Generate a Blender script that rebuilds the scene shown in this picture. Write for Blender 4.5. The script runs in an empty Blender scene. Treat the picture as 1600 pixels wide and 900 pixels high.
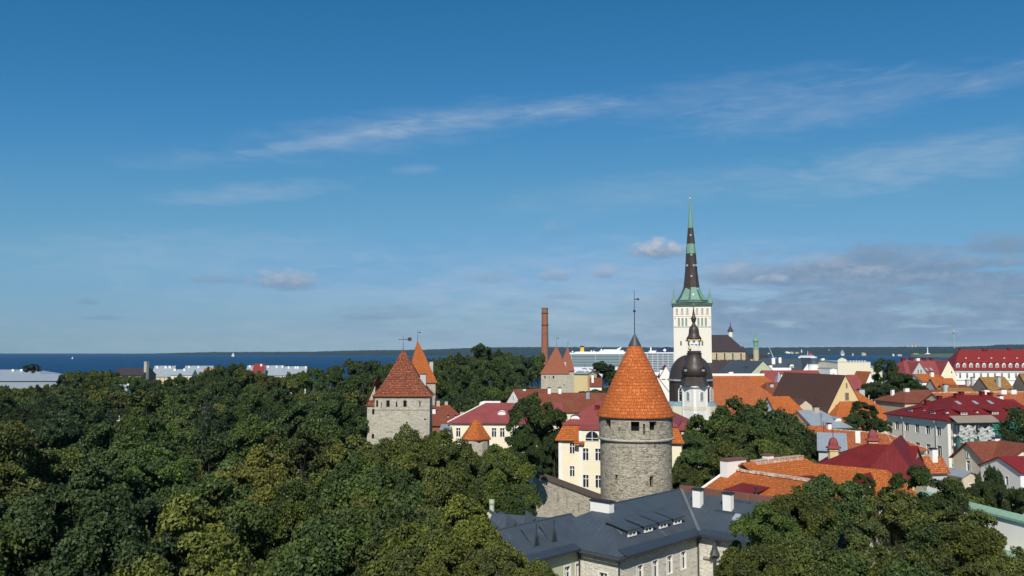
import bpy, math, random
import numpy as np
from mathutils import Vector, Matrix, Euler

# ------------------------------------------------------------------ camera
SC = bpy.context.scene
COL = SC.collection
F = 1331.0                      # focal length in pixels of the 1600 px wide photograph
CAMZ = 50.0
PITCH = math.atan(98.0 / F)
cam_d = bpy.data.cameras.new('camera')
cam = bpy.data.objects.new('camera', cam_d)
COL.objects.link(cam)
cam.location = (0, 0, CAMZ)
cam.rotation_euler = (math.radians(90) + PITCH, 0, 0)
cam_d.sensor_width = 36.0
cam_d.lens = 36.0 * F / 1600.0
cam_d.clip_start = 0.5
cam_d.clip_end = 80000
SC.camera = cam
SC.view_settings.view_transform = 'Standard'
SC.view_settings.look = 'None'
SC.view_settings.gamma = 1
SC.view_settings.exposure = 0.0
SC.view_settings.use_curve_mapping = False
SC.cycles.max_bounces = 5
SC.cycles.diffuse_bounces = 2
SC.cycles.glossy_bounces = 2
SC.cycles.transmission_bounces = 2
SC.cycles.volume_bounces = 0
SC.cycles.sample_clamp_indirect = 4.0

# ------------------------------------------------------------------ sun and sky
SUN_EL = math.radians(42)
SUN_AZ = math.radians(180 + 9)          # clockwise from +Y (the view direction)
sdir = Vector((math.sin(SUN_AZ) * math.cos(SUN_EL), math.cos(SUN_AZ) * math.cos(SUN_EL), math.sin(SUN_EL)))
sun_d = bpy.data.lights.new('sun', 'SUN')
sun_d.energy = 4.9
sun_d.angle = math.radians(0.5)
sun_d.color = (1.0, 0.93, 0.82)
sun = bpy.data.objects.new('sun', sun_d)
COL.objects.link(sun)
sun.location = (-60, -200, 250)
sun.rotation_euler = sdir.to_track_quat('Z', 'Y').to_euler()

SKY_STRENGTH = 0.085
world = bpy.data.worlds.new('World')
SC.world = world
world.use_nodes = True
WN = world.node_tree.nodes
WL = world.node_tree.links
WN.clear()


class X:
    """tiny arithmetic on shader sockets"""
    nodes = WN
    links = WL

    def __init__(s, sock):
        s.s = sock

    @classmethod
    def op(cls, o, *args, clamp=False):
        n = cls.nodes.new('ShaderNodeMath')
        n.operation = o
        n.use_clamp = clamp
        for i, a in enumerate(args):
            if isinstance(a, X):
                cls.links.new(a.s, n.inputs[i])
            else:
                n.inputs[i].default_value = a
        return X(n.outputs[0])

    def __add__(s, o): return X.op('ADD', s, o)
    def __radd__(s, o): return X.op('ADD', s, o)
    def __sub__(s, o): return X.op('SUBTRACT', s, o)
    def __rsub__(s, o): return X.op('SUBTRACT', o, s)
    def __mul__(s, o): return X.op('MULTIPLY', s, o)
    def __rmul__(s, o): return X.op('MULTIPLY', s, o)
    def __truediv__(s, o): return X.op('DIVIDE', s, o)


def smooth(v, lo, hi):
    n = X.nodes.new('ShaderNodeMapRange')
    n.interpolation_type = 'SMOOTHSTEP'
    X.links.new(v.s, n.inputs[0])
    n.inputs[1].default_value = lo
    n.inputs[2].default_value = hi
    n.inputs[3].default_value = 0
    n.inputs[4].default_value = 1
    return X(n.outputs[0])


def mixc(fac, a, b):
    n = X.nodes.new('ShaderNodeMix')
    n.data_type = 'RGBA'
    if isinstance(fac, X):
        X.links.new(fac.s, n.inputs[0])
    else:
        n.inputs[0].default_value = fac
    for v, i in ((a, 6), (b, 7)):
        if isinstance(v, (tuple, list)):
            n.inputs[i].default_value = (*v[:3], 1)
        else:
            X.links.new(v, n.inputs[i])
    return n.outputs[2]


def ray(px, py):
    x, y, z = (px - 800) / F, 1.0, (450 - py) / F
    c, s = math.cos(PITCH), math.sin(PITCH)
    return Vector((x, y * c - z * s, y * s + z * c))


def P(px, py, Y):
    """world point seen at pixel (px, py) at distance Y along the view axis"""
    d = ray(px, py)
    return Vector((0, 0, CAMZ)) + d * (Y / d.y)


def pix(p):
    x, y, z = p[0], p[1], p[2] - CAMZ
    c, s = math.cos(PITCH), math.sin(PITCH)
    f = y * c + z * s
    up = -y * s + z * c
    return 800 + F * x / f, 450 - F * up / f


def azel(px, py):
    d = ray(px, py)
    return math.degrees(math.atan2(d.x, d.y)), math.degrees(math.atan2(d.z, math.hypot(d.x, d.y)))


def build_sky():
    tc = WN.new('ShaderNodeTexCoord')
    sep = WN.new('ShaderNodeSeparateXYZ')
    WL.new(tc.outputs['Generated'], sep.inputs[0])
    x, y, z = X(sep.outputs[0]), X(sep.outputs[1]), X(sep.outputs[2])
    zc = X.op('MAXIMUM', z, 0.012)
    cmb = WN.new('ShaderNodeCombineXYZ')
    WL.new(x.s, cmb.inputs[0]); WL.new(y.s, cmb.inputs[1]); WL.new(zc.s, cmb.inputs[2])
    sky = WN.new('ShaderNodeTexSky')
    sky.sky_type = 'NISHITA'
    sky.sun_disc = False
    sky.sun_elevation = SUN_EL
    sky.sun_rotation = SUN_AZ
    sky.altitude = 50
    sky.air_density = 1.0
    sky.dust_density = 0.5
    sky.ozone_density = 6.0
    WL.new(cmb.outputs[0], sky.inputs[0])
    # grade the sky like the camera did: scale to display range, one curve per channel, scale back
    def scale(sock, k):
        n = WN.new('ShaderNodeVectorMath'); n.operation = 'SCALE'
        WL.new(sock, n.inputs[0]); n.inputs['Scale'].default_value = k
        return n.outputs[0]
    cv = WN.new('ShaderNodeRGBCurve')
    for i, pts in enumerate(SKY_CURVES):
        c = cv.mapping.curves[i]
        c.points[0].location = pts[0]
        c.points[1].location = pts[-1]
        for p in pts[1:-1]: c.points.new(*p)
    cv.mapping.update()
    WL.new(scale(sky.outputs[0], SKY_STRENGTH), cv.inputs['Color'])
    col = scale(cv.outputs[0], 1 / SKY_STRENGTH)
    az = X.op('ARCTAN2', x, y) * (180 / math.pi)
    el = X.op('ARCSINE', z) * (180 / math.pi)
    vec = WN.new('ShaderNodeCombineXYZ')
    WL.new(az.s, vec.inputs[0]); WL.new(el.s, vec.inputs[1])

    def noise(sx, sy, detail, rough, rot=0, dist=0.0):
        mp = WN.new('ShaderNodeMapping')
        mp.inputs['Scale'].default_value = (sx, sy, 1)
        mp.inputs['Rotation'].default_value = (0, 0, rot)
        WL.new(vec.outputs[0], mp.inputs[0])
        n = WN.new('ShaderNodeTexNoise')
        n.inputs['Scale'].default_value = 1
        n.inputs['Detail'].default_value = detail
        n.inputs['Roughness'].default_value = rough
        n.inputs['Distortion'].default_value = dist
        WL.new(mp.outputs[0], n.inputs[0])
        return X(n.outputs['Fac'])
    n_puff = noise(1.0, 1.7, 6, 0.62)
    n_wisp = noise(0.30, 1.5, 8, 0.62, rot=math.radians(-9), dist=0.5)
    n_bank = noise(0.16, 0.95, 7, 0.62, dist=0.3)
    n_big = noise(0.09, 0.3, 3, 0.5)
    W = CLOUD_GAIN
    white = (W * 1.05, W * 1.17, W * 1.34)
    shade = (W * 0.34, W * 0.55, W * 0.83)

    def ell(px, py, hw, hh, rot=0.0):
        a, e = azel(px, py)
        k = math.degrees(1 / F) * math.cos(math.radians(a)) ** 2
        da, de = az - a, el - e
        c, s = math.cos(rot), math.sin(rot)
        return (da * (c / (hw * k)) + de * (s / (hw * k))), (de * (c / (hh * k)) - da * (s / (hh * k)))
    # high thin veils
    for px, py, hw, hh, rot, op in WISPS:
        gx, gy = ell(px, py, hw, hh, math.radians(rot))
        e = gx * gx + gy * gy
        m = smooth(1.0 - e + (n_wisp - 0.5) * 2.0, 0.0, 2.0) * op
        col = mixc(m, col, white)
    # layered bank low on the right
    for px, py, hw, hh, op, thr in BANKS:
        gx, gy = ell(px, py, hw, hh)
        e = gx * gx + gy * gy
        body = smooth(n_bank + (n_big - 0.5) * 0.5, thr, thr + 0.2)
        m = smooth(1.0 - e, 0.0, 0.6) * body * op
        lit = smooth(n_puff * 0.6 + n_bank * 0.6, 0.45, 0.85)
        col = mixc(m, col, mixc(lit, shade, (W * 0.56, W * 0.72, W * 0.97)))
    # small heaped clouds
    for px, py, hw, hh, op, *dim in PUFFS:
        gx, gy = ell(px, py, hw, hh)
        e = gx * gx + gy * gy * X.op('ADD', 1.0, smooth(gy * -1.0, 0.0, 0.6) * 1.2)
        m = smooth(1.0 - e + (n_puff - 0.5) * 2.6, 0.0, 1.1) * op
        lit = smooth(gy + (n_puff - 0.5) * 2.0, -0.7, 0.8) * (dim[0] if dim else 1.0)
        col = mixc(m, col, mixc(lit, shade, (W * 1.0, W * 1.10, W * 1.28)))
    bg = WN.new('ShaderNodeBackground')
    bg.inputs[1].default_value = SKY_STRENGTH
    WL.new(col, bg.inputs[0])
    out = WN.new('ShaderNodeOutputWorld')
    WL.new(bg.outputs[0], out.inputs[0])


SKY_CURVES = (((0, 0), (.095, .026), (.227, .135), (.35, .20), (.48, .27), (1, .6)),
              ((0, 0), (.184, .168), (.407, .365), (.56, .42), (1, .75)),
              ((0, 0), (.366, .385), (.485, .515), (.60, .575), (.644, .615), (1, .9)))
CLOUD_GAIN = 6.0
WISPS = [(545, 216, 210, 16, 11, .34), (700, 190, 190, 20, 7, .34), (620, 205, 340, 44, 9, .24), (390, 302, 210, 22, 8, .34), (300, 250, 160, 20, 6, .16), (890, 168, 130, 22, 4, .34),
         (1100, 150, 300, 40, 4, .22), (1290, 165, 320, 50, 5, .30), (1420, 258, 360, 55, 4, .42), (650, 265, 50, 12, 3, .26), (1560, 120, 140, 34, 10, .22), (1000, 300, 300, 40, 5, .18),
         (300, 400, 420, 60, 3, .26), (1000, 440, 560, 90, 0, .42), (1250, 500, 620, 60, 0, .50), (600, 470, 500, 40, 0, .26), (800, 540, 1300, 46, 0, .42)]
BANKS = [(1400, 470, 470, 84, .85, .30), (1500, 404, 290, 44, .55, .42), (1250, 516, 470, 32, .55, .33),
         (850, 500, 420, 40, .4, .44), (1180, 425, 280, 38, .55, .42)]
PUFFS = [(1030, 392, 60, 24, 1.0, .9), (448, 440, 64, 25, .9, .7), (870, 432, 36, 14, .6, .7), (945, 428, 28, 13, .6, .7),
         (765, 435, 54, 15, .4, .5), (1145, 430, 60, 26, .75, .6), (1206, 438, 40, 13, .7, .75), (1290, 418, 90, 28, .75, .5), (1340, 428, 70, 16, .7, .6),
         (1366, 398, 66, 30, .75, .12), (1565, 384, 70, 30, .75, .15), (1520, 412, 130, 18, .7, .3), (1430, 436, 110, 14, .5, .4), (340, 437, 60, 12, .45, .3),
         (137, 472, 22, 9, .55, .1), (160, 497, 46, 6, .55, .1), (590, 495, 100, 8, .5, .2), (885, 463, 40, 11, .4, .3), (875, 358, 34, 18, .22, .6)]
build_sky()

# ------------------------------------------------------------------ tagging and meshes


def tag(o, label, cat, group=None, kind=None):
    if label: o['label'] = label
    if cat: o['category'] = cat
    if group: o['group'] = group
    if kind: o['kind'] = kind
    return o


def empty(name, loc, rz=0.0, label=None, cat=None, group=None):
    o = bpy.data.objects.new(name, None)
    COL.objects.link(o)
    o.empty_display_size = 0.5
    o.location = loc
    o.rotation_euler = (0, 0, rz)
    return tag(o, label, cat, group)


class MB:
    """collects faces of one mesh, with UVs in metres"""

    def __init__(s):
        s.v = []; s.f = []; s.uv = []

    def face(s, pts, uv=None):
        b = len(s.v)
        pts = [Vector(p) for p in pts]
        s.v += [tuple(p) for p in pts]
        s.f.append(tuple(range(b, b + len(pts))))
        if uv is None:
            n = Vector((0, 0, 0))
            for i in range(len(pts)):
                a, c = pts[i], pts[(i + 1) % len(pts)]
                n += Vector(((a.y - c.y) * (a.z + c.z), (a.z - c.z) * (a.x + c.x), (a.x - c.x) * (a.y + c.y)))
            if n.length > 1e-12: n.normalize()
            t = Vector((0, 0, 1)).cross(n)
            t = Vector((1, 0, 0)) if t.length < 1e-3 else t.normalized()
            bt = n.cross(t)
            uv = [(p.dot(t), p.dot(bt)) for p in pts]
        s.uv += list(uv)

    def box(s, x0, x1, y0, y1, z0, z1, M=None):
        c = [(x0, y0, z0), (x1, y0, z0), (x1, y1, z0), (x0, y1, z0), (x0, y0, z1), (x1, y0, z1), (x1, y1, z1), (x0, y1, z1)]
        if M: c = [M(*p) for p in c]
        for q in ((0, 3, 2, 1), (4, 5, 6, 7), (0, 1, 5, 4), (1, 2, 6, 5), (2, 3, 7, 6), (3, 0, 4, 7)):
            s.face([c[i] for i in q])

    def prism(s, poly, fn0, fn1):
        """poly: list of 2-D points; fn0/fn1 map them to the two end loops"""
        a = [Vector(fn0(*p)) for p in poly]; b = [Vector(fn1(*p)) for p in poly]
        s.face(a[::-1]); s.face(b)
        n = len(poly)
        for i in range(n):
            s.face([a[i], a[(i + 1) % n], b[(i + 1) % n], b[i]])

    def lathe(s, prof, n=24, c=(0, 0), a0=0.0, a1=None, cap=True):
        full = a1 is None
        if full: a1 = a0 + 2 * math.pi
        ang = [a0 + (a1 - a0) * i / n for i in range(n + 1)]
        vlen = 0
        for k in range(len(prof) - 1):
            (r0, z0), (r1, z1) = prof[k], prof[k + 1]
            L = math.hypot(r1 - r0, z1 - z0)
            for i in range(n):
                A, B = ang[i], ang[i + 1]
                pts = [(c[0] + r0 * math.cos(A), c[1] + r0 * math.sin(A), z0), (c[0] + r0 * math.cos(B), c[1] + r0 * math.sin(B), z0),
                       (c[0] + r1 * math.cos(B), c[1] + r1 * math.sin(B), z1), (c[0] + r1 * math.cos(A), c[1] + r1 * math.sin(A), z1)]
                R = max(r0, r1)
                am = (A + B) / 2
                base = am * R
                uv = [(base + (A - am) * r0, vlen), (base + (B - am) * r0, vlen), (base + (B - am) * r1, vlen + L), (base + (A - am) * r1, vlen + L)]
                if r1 < 1e-4: s.face(pts[:3], uv[:3])
                elif r0 < 1e-4: s.face([pts[0], pts[2], pts[3]], [uv[0], uv[2], uv[3]])
                else: s.face(pts, uv)
            vlen += L
        if cap and full:
            for (r, z), flip in ((prof[0], True), (prof[-1], False)):
                if r > 1e-3:
                    loop = [(c[0] + r * math.cos(a), c[1] + r * math.sin(a), z) for a in ang[:-1]]
                    s.face(loop[::-1] if flip else loop)

    def tube(s, a, b, r0, r1=None, n=6):
        a, b = Vector(a), Vector(b)
        if r1 is None: r1 = r0
        d = (b - a)
        if d.length < 1e-6: return
        d.normalize()
        t = d.orthogonal().normalized(); u = d.cross(t)
        A = [a + (t * math.cos(2 * math.pi * i / n) + u * math.sin(2 * math.pi * i / n)) * r0 for i in range(n)]
        B = [b + (t * math.cos(2 * math.pi * i / n) + u * math.sin(2 * math.pi * i / n)) * r1 for i in range(n)]
        for i in range(n):
            j = (i + 1) % n
            s.face([A[i], A[j], B[j], B[i]])
        s.face(A[::-1]); s.face(B)

    def ball(s, c, r, n=10, sz=1.0):
        prof = [(max(r * math.sin(math.pi * k / n), 0.0), c[2] - r * sz * math.cos(math.pi * k / n)) for k in range(n + 1)]
        prof[0] = (0, prof[0][1]); prof[-1] = (0, prof[-1][1])
        s.lathe(prof, n=n + 2, c=(c[0], c[1]), cap=False)

    def build(s, name, mat, parent=None, smooth=False, loc=None):
        me = bpy.data.meshes.new(name)
        me.from_pydata(s.v, [], s.f)
        uvl = me.uv_layers.new(name='UVMap')
        uvl.data.foreach_set('uv', [c for p in s.uv for c in p])
        me.materials.append(mat)
        if smooth:
            import bmesh
            bm = bmesh.new(); bm.from_mesh(me)
            bmesh.ops.remove_doubles(bm, verts=bm.verts, dist=0.002)
            bm.to_mesh(me); bm.free()
            me.polygons.foreach_set('use_smooth', [True] * len(me.polygons))
            try: me.set_sharp_from_angle(angle=math.radians(38))
            except Exception: pass
        o = bpy.data.objects.new(name, me)
        COL.objects.link(o)
        if parent is not None: o.parent = parent
        if loc is not None: o.location = loc
        return o


# ------------------------------------------------------------------ materials
MATS = {}


def newmat(name):
    m = bpy.data.materials.new(name)
    m.use_nodes = True
    nt = m.node_tree
    nt.nodes.clear()
    X.nodes, X.links = nt.nodes, nt.links
    out = nt.nodes.new('ShaderNodeOutputMaterial')
    b = nt.nodes.new('ShaderNodeBsdfPrincipled')
    nt.links.new(b.outputs[0], out.inputs[0])
    MATS[name] = m
    return m, nt, b


def setp(b, color=None, rough=None, spec=None, metal=None):
    if color is not None:
        if isinstance(color, (tuple, list)): b.inputs['Base Color'].default_value = (*color[:3], 1)
        else: X.links.new(color, b.inputs['Base Color'])
    if rough is not None: b.inputs['Roughness'].default_value = rough
    if spec is not None: b.inputs['Specular IOR Level'].default_value = spec
    if metal is not None: b.inputs['Metallic'].default_value = metal


def coord(kind='UV', scale=(1, 1, 1), rot=0):
    t = X.nodes.new('ShaderNodeTexCoord')
    mp = X.nodes.new('ShaderNodeMapping')
    mp.inputs['Scale'].default_value = scale
    mp.inputs['Rotation'].default_value = (0, 0, rot)
    X.links.new(t.outputs[kind], mp.inputs[0])
    return mp.outputs[0]


def nz(vec, scale, detail=4, rough=0.55, dist=0.0):
    n = X.nodes.new('ShaderNodeTexNoise')
    n.inputs['Scale'].default_value = scale
    n.inputs['Detail'].default_value = detail
    n.inputs['Roughness'].default_value = rough
    n.inputs['Distortion'].default_value = dist
    X.links.new(vec, n.inputs[0])
    return X(n.outputs['Fac'])


def brick(vec, w, h, mortar, c1, c2, cm, bias=0.0, offset=0.5):
    n = X.nodes.new('ShaderNodeTexBrick')
    n.inputs['Scale'].default_value = 1
    n.inputs['Brick Width'].default_value = w
    n.inputs['Row Height'].default_value = h
    n.inputs['Mortar Size'].default_value = mortar
    n.inputs['Mortar Smooth'].default_value = 0.3
    n.inputs['Bias'].default_value = bias
    n.offset = offset
    n.inputs['Color1'].default_value = (*c1, 1)
    n.inputs['Color2'].default_value = (*c2, 1)
    n.inputs['Mortar'].default_value = (*cm, 1)
    X.links.new(vec, n.inputs[0])
    return n


def bump(b, h, strength, dist):
    n = X.nodes.new('ShaderNodeBump')
    n.inputs['Strength'].default_value = strength
    n.inputs['Distance'].default_value = dist
    X.links.new(h.s, n.inputs['Height'])
    X.links.new(n.outputs[0], b.inputs['Normal'])


def warp(vec, scale, amount):
    n = X.nodes.new('ShaderNodeTexNoise')
    n.inputs['Scale'].default_value = scale
    n.inputs['Detail'].default_value = 3
    X.links.new(vec, n.inputs[0])
    s = X.nodes.new('ShaderNodeVectorMath'); s.operation = 'SUBTRACT'
    X.links.new(n.outputs['Color'], s.inputs[0]); s.inputs[1].default_value = (.5, .5, .5)
    k = X.nodes.new('ShaderNodeVectorMath'); k.operation = 'SCALE'
    X.links.new(s.outputs[0], k.inputs[0]); k.inputs['Scale'].default_value = amount
    a = X.nodes.new('ShaderNodeVectorMath'); a.operation = 'ADD'
    X.links.new(vec, a.inputs[0]); X.links.new(k.outputs[0], a.inputs[1])
    return a.outputs[0]


def mul(c, k):
    return tuple(min(1, v * k) for v in c)


def tile_mat(name, c, c2=None, c3=None, w=0.26, h=0.34, var=0.5, patch=0.35, patch_c=None, bm=0.6, joint=0.45):
    m, nt, b = newmat(name)
    c2 = c2 or mul(c, 0.74)
    uv = coord()
    uvw = warp(uv, 0.9, 0.05)
    br = brick(uvw, w, h, 0.035, c, c2, mul(c2, joint))
    col = br.outputs['Color']
    if c3:
        r = nz(coord(scale=(1 / w, 1 / h, 1)), 1.0, 1, 0.5)
        col = mixc(smooth(r, 0.56, 0.64) * 0.8, col, c3)
    big = nz(uv, 0.35, 5, 0.6)
    col = mixc(smooth(big, 0.45, 0.75) * patch, col, patch_c or mul(c2, 0.55))
    fine = nz(uv, 2.3, 3, 0.6)
    col = mixc(smooth(fine, 0.5, 0.8) * patch * 0.6, col, mul(c, 1.3))
    setp(b, col, 0.85, 0.25)
    saw = X.op('FRACT', X(sepuv(uvw)) / h)
    bump(b, (1.0 - X(br.outputs['Fac'])) * 0.5 + (1.0 - saw) * 0.8, bm, 0.06)
    return m


def sepuv(vec, i=1):
    s = X.nodes.new('ShaderNodeSeparateXYZ')
    X.links.new(vec, s.inputs[0])
    return s.outputs[i]


def voro(vec, feature, rnd=0.9):
    n = X.nodes.new('ShaderNodeTexVoronoi')
    n.feature = feature
    n.inputs['Scale'].default_value = 1
    n.inputs['Randomness'].default_value = rnd
    X.links.new(vec, n.inputs[0])
    return n


def stone_mat(name, c1, c2, cm, w=0.55, h=0.2, wob=0.14, bm=0.9, patch=0.35, pc=None, mortar=0.05, rows=0.5):
    """roughly coursed rubble: stretched cells of uneven size with dark gaps, faces of uneven tone"""
    m, nt, b = newmat(name)
    uv = coord()
    uw = warp(uv, 1.1, wob)
    mp = X.nodes.new('ShaderNodeMapping')
    mp.inputs['Scale'].default_value = (1 / w, 1 / h, 1)
    X.links.new(uw, mp.inputs[0])
    cell = voro(mp.outputs[0], 'F1', .85)
    edge = X(voro(mp.outputs[0], 'DISTANCE_TO_EDGE', .85).outputs['Distance'])
    tone = X(sepuv(cell.outputs['Color'], 0))
    n2 = nz(uv, 5.0, 4, 0.65)
    n3 = nz(uv, 0.28, 5, 0.62)
    gap = 1.0 - smooth(edge + (n2 - 0.5) * 0.08, 0.0, mortar * 2.2)
    course = smooth(X.op('ABSOLUTE', X.op('FRACT', X(sepuv(uw)) / (h * 1.15)) - 0.5), 0.40, 0.5)
    vary = smooth(nz(coord(scale=(.5 / w, .6 / h, 1)), 1.0, 3, 0.7), 0.42, 0.62)
    gap = X.op('MAXIMUM', gap, course * rows) * (vary * 0.75 + 0.25)
    col = mixc(tone, c1, c2)
    col = mixc(smooth(n2, 0.45, 0.8) * 0.45, col, mul(c2, 0.7))
    col = mixc(smooth(n3, 0.42, 0.72) * patch, col, pc or mul(c2, 0.68))
    streak = nz(coord(scale=(.9, .07, 1)), 1.0, 4, .6)
    col = mixc(smooth(streak, 0.52, 0.75) * 0.4, col, mul(c2, .55))
    col = mixc(gap * 0.9, col, cm)
    setp(b, col, 0.9, 0.2)
    bump(b, 0.7 - gap * 0.9 + n2 * 0.4 + tone * 0.2, bm, 0.07)
    return m


def plaster_mat(name, c, dirt=0.25, rough=0.85):
    m, nt, b = newmat(name)
    uv = coord()
    n1 = nz(uv, 0.5, 5, 0.6)
    n2 = nz(coord(scale=(2.2, 0.25, 1)), 1.0, 4, 0.6)
    n3 = nz(uv, 5.0, 3, 0.6)
    col = mixc(smooth(n1, 0.45, 0.8) * dirt, c, mul(c, 0.7))
    col = mixc(smooth(n2, 0.55, 0.8) * dirt, col, mul((c[0] * .9, c[1] * .88, c[2] * .8), 0.72))
    setp(b, col, rough, 0.2)
    bump(b, n3, 0.25, 0.02)
    return m


def metal_mat(name, c, seam=0.6, rough=0.5, wear=0.35, wc=None, spec=0.4):
    m, nt, b = newmat(name)
    uv = coord()
    fr = X.op('FRACT', X(sepuv(uv, 0)) / seam)
    line = smooth(X.op('ABSOLUTE', fr - 0.5), 0.44, 0.5)
    fr2 = X.op('FRACT', X(sepuv(uv, 1)) / 2.1)
    line2 = smooth(X.op('ABSOLUTE', fr2 - 0.5), 0.485, 0.5)
    n1 = nz(uv, 0.45, 5, 0.65)
    n2 = nz(coord(scale=(1.6, 0.35, 1)), 1.0, 5, 0.7, 0.4)
    col = mixc(smooth(n1, 0.4, 0.75) * wear, c, mul(c, 0.62))
    col = mixc(smooth(n2, 0.60, 0.74) * wear, col, wc or mul(c, 1.55))
    col = mixc(line * 0.35 + line2 * 0.2, col, mul(c, 0.6))
    setp(b, col, rough, spec)
    bump(b, line * 1.0 + n1 * 0.35, 0.5, 0.05)
    return m


def flat_mat(name, c, rough=0.6, spec=0.4, metal=0.0, var=0.2):
    m, nt, b = newmat(name)
    n = nz(coord('Object'), 1.7, 4, 0.6)
    setp(b, mixc(smooth(n, 0.4, 0.75) * var, c, mul(c, 0.65)), rough, spec, metal)
    return m


ORANGE = tile_mat('orange_clay_tile', (0.50, 0.135, 0.024), (0.38, 0.095, 0.020), (0.52, 0.19, 0.07), patch=0.55, patch_c=(0.22, 0.075, 0.03), bm=.45)
ORANGE2 = tile_mat('weathered_orange_tile', (0.47, 0.130, 0.034), (0.34, 0.085, 0.026), (0.55, 0.24, 0.12), patch=0.5, patch_c=(0.24, 0.075, 0.04))
CONE = tile_mat('tower_cone_tile', (0.52, 0.135, 0.028), (0.40, 0.098, 0.024), (0.58, 0.20, 0.07), w=0.34, h=0.52, patch=0.4, bm=.6, joint=0.48)
MOTTLE = tile_mat('old_mottled_tile', (0.31, 0.078, 0.034), (0.12, 0.040, 0.028), (0.40, 0.16, 0.085), w=0.30, h=0.42, patch=0.85, patch_c=(0.085, 0.045, 0.03), bm=1.0)
PINKT = tile_mat('pale_red_tile', (0.36, 0.125, 0.070), (0.29, 0.095, 0.055), patch=0.5, patch_c=(0.22, 0.11, 0.06))
REDT = tile_mat('red_brown_tile', (0.27, 0.075, 0.042), (0.19, 0.055, 0.036), patch=0.5, patch_c=(0.20, 0.11, 0.045))
BROWN = tile_mat('brown_roof_tile', (0.135, 0.068, 0.052), (0.105, 0.055, 0.044), patch=0.5, patch_c=(0.07, 0.05, 0.04))
LICHEN = tile_mat('lichen_yellow_tile', (0.36, 0.20, 0.055), (0.26, 0.125, 0.04), (0.42, 0.29, 0.10), patch=0.7, patch_c=(0.20, 0.085, 0.04))
CRIMSON = metal_mat('crimson_sheet_roof', (0.255, 0.063, 0.062), wear=0.55, wc=(0.30, 0.095, 0.09), rough=.65, spec=.2)
CRIMDK = metal_mat('dark_crimson_roof', (0.160, 0.017, 0.018), wear=0.75, wc=(0.21, 0.045, 0.045), rough=.65, spec=.2)
REDM = metal_mat('bright_red_roof', (0.20, 0.017, 0.016), wear=0.4)
SLATE = metal_mat('slate_grey_sheet_roof', (0.052, 0.070, 0.092), seam=0.62, wear=0.6, wc=(0.15, 0.18, 0.20), rough=0.6)
SLATEDK = metal_mat('navy_eave_sheet', (0.034, 0.049, 0.072), seam=0.62, wear=0.5, rough=0.55)
GREYM = metal_mat('blue_grey_sheet_roof', (0.25, 0.29, 0.33), wear=0.4)
DKROOF = metal_mat('dark_church_roof', (0.045, 0.034, 0.038), seam=0.8, wear=0.4, rough=0.55)
PALEROOF = metal_mat('pale_sheet_roof', (0.28, 0.33, 0.38), seam=1.2, wear=0.4)
COPPERB = metal_mat('brown_copper', (0.052, 0.038, 0.032), seam=0.7, rough=0.45, wear=0.55, wc=(0.095, 0.06, 0.045))
VERDI = metal_mat('green_copper', (0.17, 0.32, 0.25), seam=0.8, wear=0.6, wc=(0.26, 0.43, 0.35), rough=0.7)
VERDIDK = metal_mat('dark_green_copper', (0.075, 0.135, 0.11), seam=0.8, wear=0.8, wc=(0.24, 0.45, 0.36), rough=0.7)
TEAL = metal_mat('teal_sheet', (0.22, 0.33, 0.38), wear=0.4)
GREENCAP = metal_mat('pale_green_sheet', (0.22, 0.36, 0.27), wear=0.35)
LIME = stone_mat('limestone_rubble', (0.52, 0.475, 0.375), (0.36, 0.325, 0.255), (0.075, 0.066, 0.052), w=0.62, h=0.26, wob=0.18, mortar=0.06)
LIMEF = stone_mat('limestone_pale_rubble', (0.52, 0.485, 0.40), (0.44, 0.41, 0.335), (0.22, 0.20, 0.16), w=0.8, h=0.34, bm=0.6, mortar=0.045, rows=.2)
LIMEW = stone_mat('limestone_wall', (0.57, 0.53, 0.44), (0.46, 0.425, 0.35), (0.16, 0.14, 0.11), w=0.6, h=0.22, wob=.16, mortar=0.05)
LIMEH = stone_mat('limestone_house', (0.74, 0.72, 0.63), (0.64, 0.62, 0.54), (0.34, 0.32, 0.27), w=0.6, h=0.2, wob=0.1, bm=0.6, mortar=0.035, rows=.5, patch=.2)
BRICKM = stone_mat('red_brick', (0.33, 0.145, 0.09), (0.26, 0.11, 0.07), (0.13, 0.07, 0.05), w=0.5, h=0.16, wob=0.02, bm=0.4, patch=0.5, mortar=.02, rows=.6)
CREAM = plaster_mat('cream_plaster', (0.80, 0.735, 0.55))
CREAM2 = plaster_mat('pale_cream_plaster', (0.72, 0.68, 0.53))
PYELLOW = plaster_mat('pale_yellow_plaster', (0.66, 0.52, 0.28))
WHITE = plaster_mat('white_plaster', (0.80, 0.79, 0.75), dirt=0.18)
WCHURCH = plaster_mat('church_white_plaster', (0.74, 0.71, 0.62), dirt=0.22)
GREIGE = plaster_mat('greige_plaster', (0.80, 0.765, 0.68), dirt=0.16)
BEIGE = plaster_mat('beige_plaster', (0.56, 0.50, 0.38), dirt=0.3)
OCHRE = plaster_mat('ochre_plaster', (0.50, 0.29, 0.09), dirt=0.35)
PGREEN = plaster_mat('pale_green_plaster', (0.48, 0.52, 0.36), dirt=0.25)
GREYP = plaster_mat('grey_plaster', (0.46, 0.48, 0.47), dirt=0.3)
TAUPE = plaster_mat('taupe_plaster', (0.24, 0.20, 0.16), dirt=0.5)
SAND = plaster_mat('sand_plaster', (0.46, 0.40, 0.28), dirt=0.3)
CONC = plaster_mat('chimney_concrete', (0.44, 0.40, 0.34), dirt=0.5)
FRAME = flat_mat('white_window_paint', (0.78, 0.77, 0.73), 0.5, var=0.1)
GLASS = flat_mat('dark_window_glass', (0.022, 0.027, 0.034), 0.12, 0.6, var=0.3)
LOUVRE = flat_mat('green_grey_louvre', (0.22, 0.29, 0.26), 0.7)
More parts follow.
